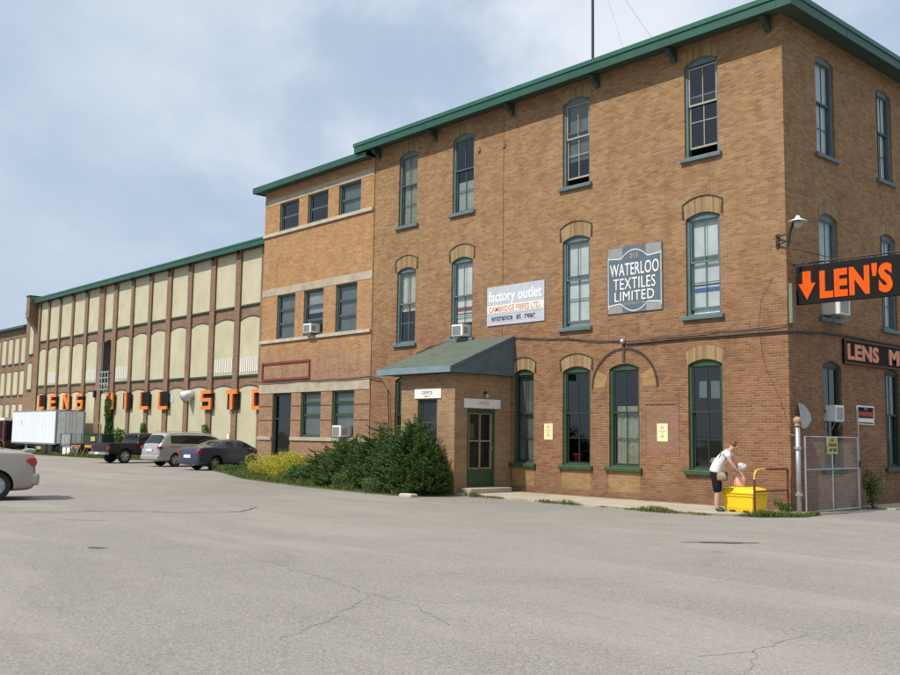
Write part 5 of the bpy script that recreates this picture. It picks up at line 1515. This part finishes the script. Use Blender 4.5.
# wire cart, green skip, orange machine
t = empty('wire_cart', (-55.2, 5.0, -.08), 0, 'pale wire sided cart beside the trailer doors', 'cart')
m = MB()
for x in (-56.1, -54.3):
    for y in (4.7, 5.4): m.tube([(x, y, -.05), (x, y, 1.42)], .035, 6)
for y in (4.7, 5.4): m.tube([(-56.1, y, 1.40), (-54.3, y, 1.40)], .03, 6); m.tube([(-56.1, y, .6), (-54.3, y, .6)], .03, 6)
m.build('frame', M['bluegray'], t)
m = MB()
for k in range(1, 9): u = -56.1 + 1.8 * k / 9; m.tube([(u, 4.7, .6), (u, 4.7, 1.4)], .014, 4)
m.build('bars', M['white'], t)
m = MB(); m.box(-55.9, -55.3, 4.75, 5.3, -.02, .58); m.box(-55.1, -54.5, 4.75, 5.3, -.02, .5); bevel(m.build('white_tub', M['offwhite'], t), .04)
t = empty('green_skip', (-52.7, 5.8, -.08), 0, 'dark green metal skip with a pale label behind the orange sawhorses', 'skip')
m = MB()
x0, x1, y0, y1 = -53.9, -50.9, 5.5, 6.6
m.add([(x0 + .1, y0, .45), (x1 - .1, y0, .45), (x1 - .1, y1, .45), (x0 + .1, y1, .45), (x0, y0 - .08, 1.42), (x1, y0 - .08, 1.42), (x1, y1, 1.42), (x0, y1, 1.42)], [(0, 3, 2, 1), (0, 1, 5, 4), (1, 2, 6, 5), (2, 3, 7, 6), (3, 0, 4, 7), (4, 5, 6, 7)])
m.build('hopper', simple('skip_green', (.022, .04, .035), .6, var=.3), t)
m = MB(); m.box(x0 - .03, x1 + .03, y0 - .12, y0 - .05, 1.40, 1.48); m.build('rim', M['greendk'], t)
m = MB(); m.box(-52.7, -52.0, y0 - .105, y0 - .08, .95, 1.25); m.build('label_plate', M['ochre'], t)
m = MB()
for x in (x0 + .3, x1 - .3): m.box(x - .1, x + .1, y0 + .1, y1 - .1, -.08, .45)
m.build('skid', M['blacktrim'], t)
def sawhorse(x, y, lab, c, L=1.3):
    t = empty('sawhorse', (x, y, -.08), 0, lab, 'barrier', 'orange sawhorses on the verge')
    m = MB(); m.box(x - L / 2, x + L / 2, y - .04, y + .04, .56, .70); m.build('beam', c, t)
    for s in (-1, 1):
        for q in (-1, 1):
            m = MB(); xx = x + s * (L / 2 - .15); m.tube([(xx, y, .58), (xx + s * .05, y + q * .28, -.06)], .035, 5); m.build('leg', M['rust'], t)
sawhorse(-53.4, 4.75, 'orange striped sawhorse nearer the wire cart', M['rust'], 1.4)
sawhorse(-51.2, 4.75, 'yellowish orange sawhorse nearer the black pickup', simple('amber_beam', (.55, .27, .05), .6), 1.5)
t = empty('hooked_pipe', (-51.3, 5.2, -.08), 0, 'rusty hooked pipe standing behind the skip', 'pipe')
m = MB(); m.tube([(-50.9, 5.3, -.08), (-50.9, 5.3, 2.0), (-51.0, 5.3, 2.1), (-51.3, 5.3, 2.12), (-51.4, 5.3, 2.0)], .045, 7); m.build('pipe', M['rust'], t)

# ================================================================== PERSON
def skin(name, verts, edges, mat, parent, sub=2, root=0):
    me = bpy.data.meshes.new(name); me.from_pydata([v[0] for v in verts], edges, [])
    o = bpy.data.objects.new(name, me); COL.objects.link(o)
    sk = o.modifiers.new('skin', 'SKIN'); sk.use_smooth_shade = True; sk.branch_smoothing = .3
    for i, v in enumerate(verts):
        r = v[1]; o.data.skin_vertices[0].data[i].radius = (r, r) if isinstance(r, (int, float)) else r
        o.data.skin_vertices[0].data[i].use_root = (i == root)
    s = o.modifiers.new('sub', 'SUBSURF'); s.levels = sub; s.render_levels = sub
    out = eval_mesh(o); bpy.data.objects.remove(o)
    out.materials.clear(); out.materials.append(mat)
    out.polygons.foreach_set('use_smooth', [True] * len(out.polygons))
    ob = bpy.data.objects.new(name, out); link(ob, parent)
    return ob
M['skin'] = simple('skin', (.50, .29, .21), .55, var=.06)
M['shirt'] = simple('white_tshirt', (.74, .72, .73), .85, var=.08, scale=1.2, bump=1.0)
M['shorts'] = simple('black_shorts', (.010, .010, .012), .9, var=.3, spec=.2)
M['hair'] = simple('auburn_hair', (.13, .045, .018), .6, var=.3, scale=30)
M['shoe'] = simple('dark_trainers', (.03, .035, .045), .6)
person = empty('person', (-1.02, -1.42, .05), face(.93, .37), 'person in white top and black shorts stooping over the yellow bin with a pink bag', 'person')
# local frame: x forward, y left, z up (standing height about 1.66)
B = [((.0, 0, .86), (.155, .13)),       # 0 pelvis
     ((.04, 0, .98), (.135, .12)),      # 1
     ((.13, 0, 1.12), (.145, .125)),    # 2
     ((.245, 0, 1.245), (.15, .125)),   # 3 chest
     ((.315, 0, 1.315), (.085, .075)),  # 4 neck base
     ((.345, 0, 1.345), .055),           # 5 neck
     ((.375, 0, 1.375), (.078, .085)),   # 6 head base
     ((.42, 0, 1.405), (.09, .10)),   # 7 head
     ((.445, 0, 1.455), (.062, .068)),    # 8 crown
     ((.29, .165, 1.30), .058), ((.33, .20, 1.12), .044), ((.42, .165, .94), .036), ((.475, .12, .875), .026), # 9-12 left arm
     ((.29, -.165, 1.28), .058), ((.36, -.20, 1.08), .044), ((.46, -.165, .93), .036), ((.53, -.12, .88), .026), # 13-16 right arm
     ((.0, .095, .80), .098), ((.035, .10, .47), .062), ((.0, .10, .30), .058), ((-.02, .10, .08), .04), # 17-20
     ((.02, -.095, .80), .098), ((.07, -.11, .47), .062), ((.05, -.12, .30), .058), ((.04, -.12, .08), .04), # 21-24
     ((.06, .11, .03), .036), ((.14, .12, .025), .034), ((.12, -.13, .03), .036), ((.20, -.14, .025), .034)]
E_ = [(0, 1), (1, 2), (2, 3), (3, 4), (4, 5), (5, 6), (6, 7), (7, 8), (3, 9), (9, 10), (10, 11), (11, 12), (3, 13), (13, 14), (14, 15), (15, 16),
      (0, 17), (17, 18), (18, 19), (19, 20), (0, 21), (21, 22), (22, 23), (23, 24), (20, 25), (25, 26), (24, 27), (27, 28)]
for base, sgn in ((12, 1), (16, -1)):
    p0 = Vector(B[base][0]); pb = len(B)
    pv = p0 + Vector((.035, -.01 * sgn, -.045)); B.append((tuple(pv), .024)); E_.append((base, pb))
    for k, (dy, ln) in enumerate(((.03, .05), (.01, .058), (-.01, .053), (-.03, .043))):
        a = pv + Vector((.02, dy, -.028)); b = a + Vector((.005, dy * .1, -ln * .55)); c = b + Vector((-.015, 0, -ln * .45))
        i = len(B); B += [(tuple(a), .0095), (tuple(b), .0085), (tuple(c), .0075)]; E_ += [(pb, i), (i, i + 1), (i + 1, i + 2)]
    a = pv + Vector((-.005, -.028 * sgn, .005)); b = a + Vector((.0, -.02 * sgn, -.03)); i = len(B); B += [(tuple(a), .011), (tuple(b), .009)]; E_ += [(pb, i), (i, i + 1)]
skin('body', B, E_, M['skin'], person)
# clothes follow the same skeleton a little fuller
sh = [((-.01, 0, .80), (.185, .158)), ((.02, 0, .90), (.178, .155)), ((.055, 0, 1.0), (.16, .145)), ((.14, 0, 1.13), (.165, .145)), ((.25, 0, 1.25), (.168, .14)), ((.305, 0, 1.30), (.105, .09)),
      ((.29, .165, 1.295), .078), ((.315, .195, 1.16), .068), ((.29, -.165, 1.275), .078), ((.335, -.195, 1.15), .068)]
skin('shirt', sh, [(0, 1), (1, 2), (2, 3), (3, 4), (4, 5), (4, 6), (6, 7), (4, 8), (8, 9)], M['shirt'], person)
so_ = [((.0, 0, .91), (.168, .145)), ((.0, 0, .83), (.178, .15)), ((.005, .10, .72), .118), ((.03, .105, .38), .100), ((.025, -.10, .72), .118), ((.065, -.115, .38), .100)]
skin('shorts', so_, [(0, 1), (1, 2), (2, 3), (1, 4), (4, 5)], M['shorts'], person)
ha = [((.35, 0, 1.425), (.085, .10)), ((.405, 0, 1.455), (.108, .115)), ((.465, 0, 1.465), (.09, .10))]
skin('hair', ha, [(0, 1), (1, 2)], M['hair'], person)
for nm, pts in (('shoe', ((-.04, .10, .045), (.06, .11, .035), (.16, .12, .03))), ('shoe', ((.02, -.12, .045), (.12, -.13, .035), (.22, -.14, .03)))):
    skin(nm, [(pts[0], (.062, .062)), (pts[1], (.068, .055)), (pts[2], (.058, .042))], [(0, 1), (1, 2)], M['shoe'], person, 2)
# face: features on the bowed head
for nm, p_, r_ in (('nose', (.485, 0, 1.355), .016), ('ear', (.40, .095, 1.385), .02), ('ear', (.40, -.095, 1.385), .02)):
    m = MB(); m.lathe(p_, (0, 0, 1), [(r_ * .3, -r_ * 1.4), (r_, -r_ * .5), (r_ * .9, r_ * .5), (r_ * .3, r_ * 1.3)], 8)
    m.v = [tuple(world(person) @ Vector(q)) for q in m.v]; m.build(nm, M['skin'], person, smooth=True)
# bags
t = empty('handbag', (-.86, -1.42, .8), 0, 'olive tan shoulder bag hanging at the stooping figure’s hip'.replace('’', "'"), 'handbag')
hb = MB()
c = Vector((-.82, -1.52, .82))
hb.lathe(c + Vector((0, 0, .10)), (0, 0, -1), [(.02, 0), (.08, .015), (.12, .09), (.13, .17), (.10, .22), (.02, .23)], 14)
hb.v = [(c.x + (x - c.x) * 1.15, c.y + (y - c.y) * .45, z * .85 + .12) for x, y, z in hb.v]
hb.build('bag', simple('olive_leather', (.22, .17, .10), .6), t, smooth=True)
m = MB(); m.tube([(-.93, -1.50, .9), (-.90, -1.50, 1.15), (-.80, -1.52, 1.36), (-.74, -1.46, 1.3), (-.75, -1.48, 1.0), (-.74, -1.5, .9)], .012, 6); m.build('strap', simple('olive_strap', (.2, .16, .1), .6), t)
t = empty('carrier_bag', (-.62, -1.1, .6), 0, 'pink and clear plastic carrier bag standing on the yellow lid', 'bag')
m = MB(); rr = random.Random(5)
prof = [(.05, 0), (.125, .02), (.14, .10), (.125, .2), (.09, .29), (.05, .34), (.04, .36)]
m.lathe((-.64, -1.08, .575), (0, 0, 1), prof, 16)
m.v = [(x + rr.uniform(-.012, .012), (y + 1.08) * .75 - 1.08 + rr.uniform(-.012, .012), z) for x, y, z in m.v]
m.build('bag', simple('pink_plastic', (.80, .42, .33), .35, var=.15, scale=14), t, smooth=True)
m = MB(); m.lathe((-.60, -1.08, .93), (.25, 0, 1), [(.02, 0), (.06, .03), (.10, .08), (.11, .13), (.07, .17), (.02, .18)], 12)
m.v = [(x + rr.uniform(-.015, .015), y + rr.uniform(-.015, .015), z + rr.uniform(-.01, .01)) for x, y, z in m.v]
m.build('clear_top', simple('clear_film', (.62, .62, .66), .15), t)

# ================================================================== PLANTS
def leafmat(name, a, b, c3=None, rough=.6, trans=.25):
    t = NT(name); p = t.pos()
    n = t.noise(p, 3.2, 3, .5); n2 = t.noise(p, 28, 2, .5)
    c = t.ramp(n, [(.3, a), (.7, b)])
    if c3: c = t.mix(t.ramp(n2, [(.52, 0.), (.62, .8)]), c, c3)
    t.base(c); t.rough(rough); t.b.inputs['Specular IOR Level'].default_value = .3
    tr = t.new('ShaderNodeBsdfTranslucent'); t.lk(c, tr.inputs[0])
    mx = t.new('ShaderNodeMixShader'); mx.inputs[0].default_value = trans; t.lk(t.b.outputs[0], mx.inputs[1]); t.lk(tr.outputs[0], mx.inputs[2]); t.lk(mx.outputs[0], t.out.inputs[0])
    return t.mat
M['juniper'] = leafmat('juniper_foliage', (.032, .070, .018), (.065, .118, .028), (.12, .18, .045), trans=.35)
M['weed'] = leafmat('weed_leaves', (.05, .11, .022), (.09, .17, .04), (.14, .2, .06))
M['yellowleaf'] = leafmat('golden_leaves', (.25, .27, .03), (.50, .46, .05), (.62, .55, .09))
M['grass'] = leafmat('grass_blades', (.075, .125, .022), (.14, .19, .045), (.24, .23, .09), trans=.35)
M['ivy'] = leafmat('vine_leaves', (.04, .10, .018), (.08, .17, .035), (.12, .2, .05))
M['bark'] = simple('brown_stems', (.09, .06, .04), .9)

def juniper(name, label, cx, cy, rx, ry, h, n, seed, lean=0):
    r = random.Random(seed)
    t = empty(name, (cx, cy, gz(cx)), 0, label, 'shrub', 'spreading junipers before the porch and annex')
    m = MB(); st_ = MB()
    for i in range(n):
        # a limb arches up and outwards, feathery sprays all along it
        a = r.uniform(0, 2 * math.pi); q = math.sqrt(r.random())
        tip = Vector((cx + rx * q * math.cos(a), cy + ry * q * math.sin(a), 0))
        tip.z = h * (1 - .62 * q ** 2.6) * (r.uniform(.35, 1.0) if r.random() < .8 else r.uniform(.9, 1.22)) * (1 + .2 * math.sin(a * 4 + seed)) + gz(cx)
        out = Vector((math.cos(a) * (.35 + q) + lean, math.sin(a) * (.35 + q) - .15, r.uniform(.12, .75))).normalized()
        L = r.uniform(.35, .8)
        base = tip - out * L
        base.z = max(base.z, .05 + gz(cx))
        side = out.cross(Vector((0, 0, 1))).normalized(); up = side.cross(out)
        K = 9
        for k in range(K):
            f = k / (K - 1); c0 = base.lerp(tip, f) + Vector((0, 0, -.04 * math.sin(f * 3.1)))
            for s in (-1, 1):
                l = (.17 - .10 * f) * r.uniform(.6, 1.4)
                d = (out * .75 + side * s * r.uniform(.4, .9) + up * r.uniform(-.3, .5)).normalized()
                w = up.lerp(side, r.random()).normalized() * .013
                e = c0 + d * l
                m.add([c0 - w, c0 + w, c0 + d * l * .6 + w * 1.3, e, c0 + d * l * .6 - w * 1.3], [(0, 1, 2, 3, 4)])
        w = side * .01
        m.add([tip - out * .08 - w, tip - out * .08 + w, tip + out * .07], [(0, 1, 2)])
        if i % 12 == 0: st_.tube([(cx + (base.x - cx) * .25, cy + (base.y - cy) * .25, gz(cx)), base, tip], [.025, .014, .005], 4)
    m.build('foliage', M['juniper'], t); st_.build('stem', M['bark'], t)
juniper('juniper', 'tallest dark juniper against the porch front', -9.6, -3.0, 1.35, .9, 1.55, 2600, 3, -.1)
juniper('juniper', 'broad feathery juniper left of the tallest one, in front of the porch side', -11.2, -2.75, 1.45, .95, 1.42, 2100, 5, -.35)
juniper('juniper', 'lower juniper below the annex air conditioner', -13.1, -2.55, 1.3, .95, 1.2, 1800, 8, -.35)
juniper('juniper', 'lowest juniper at the left end, next to the golden shrub', -14.8, -2.2, .95, .8, .92, 800, 11, -.35)

def leafy(name, label, cat, cx, cy, rx, ry, h, n, mat, seed, size=.05, group=None, stems=8, z0=0.0, col=False, clump=5):
    r = random.Random(seed)
    t = empty(name, (cx, cy, gz(cx)), 0, label, cat, group)
    m = MB(); s_ = MB(); g = gz(cx)
    cl = [(r.uniform(0, 2 * math.pi), math.sqrt(r.random()) * .8, r.uniform(.3, 1.0)) for _ in range(clump)]
    for i in range(n):
        a0, q0, zf = cl[i % clump]
        th = r.uniform(0, 2 * math.pi); ph = math.acos(r.uniform(-1, 1)); rad = r.uniform(.55, 1) ** .5
        if col:
            z = z0 + h * r.random(); k = (.75 + .3 * math.sin(z * 2.3 + seed)) * (1.0 if z < h * .93 else max(.3, (h - z) / (h * .07)))
            x = cx + rx * k * rad * math.cos(th); y = cy + ry * rad * math.sin(th)
            x += .12 * rx * math.sin(z * 4 + seed)
        else:
            rr_ = .36
            x = cx + rx * (q0 * .75 * math.cos(a0) + rr_ * rad * math.sin(ph) * math.cos(th))
            y = cy + ry * (q0 * .75 * math.sin(a0) + rr_ * rad * math.sin(ph) * math.sin(th))
            z = h * (zf * .75 + .30 * rad * math.cos(ph)); z = abs(z)
        c = Vector((x, y, z + g + .02))
        d = Vector((r.gauss(0, 1), r.gauss(0, 1), r.gauss(.3, .8))).normalized(); u = d.orthogonal().normalized(); u = Matrix.Rotation(r.uniform(0, 6.28), 3, d) @ u
        sz = size * r.uniform(.6, 1.3)
        m.add([c, c + d * sz * .5 + u * sz * .3, c + d * sz, c + d * sz * .5 - u * sz * .3], [(0, 1, 2, 3)])
    for k in range(stems):
        a0, q0, zf = cl[k % clump]
        if col: s_.tube([(cx + r.uniform(-.3, .3) * rx, cy + .05, g), (cx + r.uniform(-.4, .4) * rx, cy + .05, g + h * r.uniform(.6, .95))], .014, 4)
        else: s_.tube([(cx, cy, g), (cx + rx * q0 * .6 * math.cos(a0), cy + ry * q0 * .6 * math.sin(a0), g + h * zf * .8)], .01, 4)
    m.build('foliage', mat, t); s_.build('stem', M['bark'], t)
GG = 'golden shrubs at the end of the bed'
leafy('golden_shrub', 'bright golden shrub left of the junipers, largest of the pair', 'shrub', -17.6, -1.75, 1.3, .8, .98, 10000, M['yellowleaf'], 2, .05, GG, clump=24)
leafy('golden_shrub', 'smaller golden shrub nearer the blue sedan', 'shrub', -20.3, -1.0, 1.5, .7, .88, 8000, M['yellowleaf'], 4, .05, GG, clump=20)
WG = 'weeds in the planting bed'
leafy('weed_clump', 'green weeds growing right against the golden shrub, beside the lowest juniper', 'weeds', -15.9, -2.4, .9, .6, .62, 2600, M['weed'], 6, .06, WG, clump=8)
leafy('weed_clump', 'scruffy green weeds beside the rear of the blue sedan', 'weeds', -22.2, -.35, 1.2, .7, .55, 2600, M['weed'], 7, .06, WG, clump=9)
leafy('weed_clump', 'low weeds at the outer tip of the bed by the sedan wheel', 'weeds', -25.6, .6, 1.3, .6, .38, 1800, M['weed'], 9, .05, WG, clump=9)
leafy('weed_clump', 'pale green weeds in front of the tallest juniper', 'weeds', -10.3, -3.7, 1.0, .28, .45, 1800, M['weed'], 14, .05, WG, clump=8)
leafy('weed_clump', 'pale upright weeds in front of the broad juniper', 'weeds', -12.1, -3.45, .9, .3, .55, 1600, M['weed'], 15, .05, WG, clump=8)
leafy('side_weed', 'bright green sapling weed at the free end of the chain-link gate', 'weeds', .42, 3.05, .38, .26, .95, 1000, M['weed'], 21, .055, 'weeds by the walls', clump=9)
leafy('bin_weed', 'small green tuft between the yellow bin and the corner', 'weeds', -.1, -.25, .3, .2, .3, 450, M['weed'], 22, .05, 'weeds by the walls', clump=4)
VG = 'vines climbing the factory wall'
leafy('climbing_vine', 'tall green vine covering the pier and the block letter M', 'vine', -53.2, 6.75, .52, .16, 4.0, 5500, M['ivy'], 31, .13, VG, col=True)
leafy('wall_shrub', 'bushy green sapling against the wall just right of the tall vine', 'shrub', -50.4, 6.3, 1.0, .4, 1.9, 2200, M['weed'], 32, .12, 'saplings by the factory', clump=9)
leafy('climbing_vine', 'narrow green vine on the pier above the pickup cab', 'vine', -47.8, 6.75, .3, .12, 2.2, 1100, M['ivy'], 33, .11, VG, col=True)
leafy('climbing_vine', 'narrow green vine on the pier between the duct and the sedan', 'vine', -39.7, 6.75, .3, .12, 2.1, 1100, M['ivy'], 34, .10, VG, col=True)

# grass tufts: uncountable, one object per strip
def grass(name, pts_fn, n, h, seed, w=.008):
    r = random.Random(seed); m = MB()
    for _ in range(n):
        x, y, k = pts_fn(r)
        g = gz(x) + .02; hh = h * k * r.uniform(.4, 1.2) * (.75 + .45 * math.sin(x * 2.1 + 1.3 * math.sin(y * 3)) + .25 * math.sin(x * 5.3)); a = r.uniform(0, 6.28); b = r.uniform(0, 6.28); lean = hh * r.uniform(.1, .7)
        dx, dy = math.cos(a) * w, math.sin(a) * w; lx, ly = math.cos(b) * lean, math.sin(b) * lean
        m.add([(x - dx, y - dy, g), (x + dx, y + dy, g), (x + lx * .4 + dx * .7, y + ly * .4 + dy * .7, g + hh * .6), (x + lx, y + ly, g + hh)], [(0, 1, 2, 3)])
    o = m.build(name, M['grass']); tag(o, kind='stuff', label={'edge_grass': 'thin green grass along the outer edge of the concrete walk', 'bed_grass': 'short grass and weeds filling the planting bed', 'verge_grass': 'green grass on the verge before the factory'}[name], cat='grass')
def edgep(r):
    while True:
        i = r.randrange(len(edge) - 1); (x0, y0), (x1, y1) = edge[i], edge[i + 1]; f = r.random()
        x = x0 + (x1 - x0) * f; y = y0 + (y1 - y0) * f
        k = .5 + .5 * math.sin(x * 2.3) + .35 * math.sin(x * 7.1 + 1)
        if x > -3.5: k += .35
        if r.random() < k: break
    return x + r.gauss(0, .03), y - abs(r.gauss(.03, .06)), .6 + .5 * k
grass('edge_grass', edgep, 3600, .075, 1)
def inpoly(P, x, y):
    c = False; n = len(P)
    for i in range(n):
        (x0, y0), (x1, y1) = P[i], P[(i + 1) % n]
        if (y0 > y) != (y1 > y) and x < (x1 - x0) * (y - y0) / (y1 - y0) + x0: c = not c
    return c
def polyp(P):
    xs_ = [p[0] for p in P]; ys_ = [p[1] for p in P]
    def f(r):
        while True:
            x, y = r.uniform(min(xs_), max(xs_)), r.uniform(min(ys_), max(ys_))
            if inpoly(P, x, y): return x, y, 1
    return f
grass('bed_grass', polyp(bed), 26000, .20, 2, .012)
grass('verge_grass', polyp([(-47, 4.6), (-52, 4.25), (-60, 3.9), (-70, 3.2), (-80, 2.2), (-80, 6.9), (-41, 6.9), (-41, 6.3)]), 26000, .22, 3, .02)
# a pale stone slab at the bed's edge
m = MB(); m.box(-8.95, -8.45, -3.95, -3.7, -.02, .09); o = m.build('stone_slab', M['stone_pale']); bevel(o, .03); tag(o, 'pale stone slab lying at the foot of the tallest juniper', 'stone')
# small white notice under the annex air conditioner
t = sign('notice', AF, -17.05, -16.72, .85, 1.33, M['cream'], 'small pale two-part notice below the annex air conditioner, above the junipers', 'sign', d=.06)
m = MB(); m.fbox(AF, -16.90, -16.87, .86, 1.32, .0605, .065); m.build('fold_line', M['ochre'], t)

# ================================================================== CAMERA, SKY, SUN
cam = bpy.data.cameras.new('camera'); co = bpy.data.objects.new('camera', cam); COL.objects.link(co)
rv, uv, fv = Vector((.67199875, .74042411, .01377777)), Vector((.066132, -.07853011, .99471583)), Vector((-.73759355, .66753664, .10173786))
Mx = Matrix((( rv.x, uv.x, -fv.x), (rv.y, uv.y, -fv.y), (rv.z, uv.z, -fv.z)))
co.matrix_world = Matrix.Translation((10.96007, -20.224187, 1.6)) @ Mx.to_4x4()
cam.sensor_width = 36; cam.lens = 36 * 965.59 / 900; cam.clip_end = 6000; cam.clip_start = .1
S.camera = co

SE, SA = R(52), R(11)          # elevation, swing of the sun to the left of the facade's normal
sunv = Vector((-math.sin(SA) * math.cos(SE), -math.cos(SA) * math.cos(SE), math.sin(SE)))
sl = bpy.data.lights.new('sun', 'SUN'); sl.energy = 3.4; sl.angle = R(.9); sl.color = (1, .94, .84)
so = bpy.data.objects.new('sun', sl); COL.objects.link(so)
so.rotation_euler = (-sunv).to_track_quat('-Z', 'Y').to_euler(); so.location = sunv * 60

w = bpy.data.worlds.new('World'); S.world = w; w.use_nodes = True
nt = w.node_tree; nn = nt.nodes; ll = nt.links
for x in list(nn): nn.remove(x)
out = nn.new('ShaderNodeOutputWorld'); bg = nn.new('ShaderNodeBackground'); ll.new(bg.outputs[0], out.inputs[0])
sky = nn.new('ShaderNodeTexSky'); sky.sky_type = 'NISHITA'; sky.sun_disc = False
sky.sun_elevation = SE; sky.sun_rotation = math.atan2(sunv.x, sunv.y)
sky.air_density = 1.0; sky.dust_density = 1.6; sky.ozone_density = 1.3; sky.altitude = 300
bg.inputs[1].default_value = .10
tc = nn.new('ShaderNodeTexCoord')
def nz(scale, detail, rough, loc=(0, 0, 0), dist=0, zs=1.0):
    mp = nn.new('ShaderNodeMapping'); mp.inputs['Location'].default_value = loc; mp.inputs['Scale'].default_value = (1, 1, zs); ll.new(tc.outputs['Generated'], mp.inputs[0])
    x = nn.new('ShaderNodeTexNoise'); x.inputs['Scale'].default_value = scale; x.inputs['Detail'].default_value = detail; x.inputs['Roughness'].default_value = rough
    x.inputs['Distortion'].default_value = dist; ll.new(mp.outputs[0], x.inputs['Vector']); return x.outputs['Fac']
def rmp(f, p0, p1, v0=0, v1=1):
    x = nn.new('ShaderNodeMapRange'); x.interpolation_type = 'SMOOTHSTEP'; ll.new(f, x.inputs[0])
    for i, v in enumerate((p0, p1, v0, v1)): x.inputs[i + 1].default_value = v
    return x.outputs[0]
def mixc(f, a, b):
    x = nn.new('ShaderNodeMix'); x.data_type = 'RGBA'
    if isinstance(f, float): x.inputs[0].default_value = f
    else: ll.new(f, x.inputs[0])
    for i, v in ((6, a), (7, b)):
        if isinstance(v, tuple): x.inputs[i].default_value = (*v, 1)
        else: ll.new(v, x.inputs[i])
    return x.outputs[2]
def mth(op, a, b):
    x = nn.new('ShaderNodeMath'); x.operation = op
    for i, v in enumerate((a, b)):
        if isinstance(v, (int, float)): x.inputs[i].default_value = v
        else: ll.new(v, x.inputs[i])
    return x.outputs[0]
# a thin veil of haze, soft banks of cloud and a hazier quarter to the left
c = mixc(.72, sky.outputs[0], (3.1, 4.05, 5.3))
sp = nn.new('ShaderNodeSeparateXYZ'); ll.new(tc.outputs['Generated'], sp.inputs[0])
veil = rmp(nz(1.6, 4, .5, (3.1, 1.2, .4), .3), .3, .7, .15, .7)
veil = mth('MULTIPLY', veil, rmp(sp.outputs[1], .70, .95, 1., .35))
c = mixc(veil, c, (3.85, 4.5, 5.4))
cl = rmp(nz(3.2, 9, .56, (1.7, .3, 2.2), .25, 1.7), .38, .66, 0, .95)
sp = nn.new('ShaderNodeSeparateXYZ'); ll.new(tc.outputs['Generated'], sp.inputs[0])
side = mth('MULTIPLY', rmp(sp.outputs[1], .28, .6, .4, 1.), rmp(sp.outputs[1], .74, .92, 1., .1))
c = mixc(mth('MULTIPLY', cl, side), c, (5.8, 6.2, 6.8))
# sky above the view brightened, added as fill for the shaded side wall
c = mixc(rmp(sp.outputs[2], .52, .95, 0, .8), c, (9.0, 9.2, 9.4))
ll.new(c, bg.inputs[0])
S.view_settings.view_transform = 'Standard'; S.view_settings.look = 'None'; S.view_settings.exposure = 0.5; S.view_settings.gamma = 1
S.view_settings.use_curve_mapping = False
S.cycles.max_bounces = 8; S.cycles.transparent_max_bounces = 12
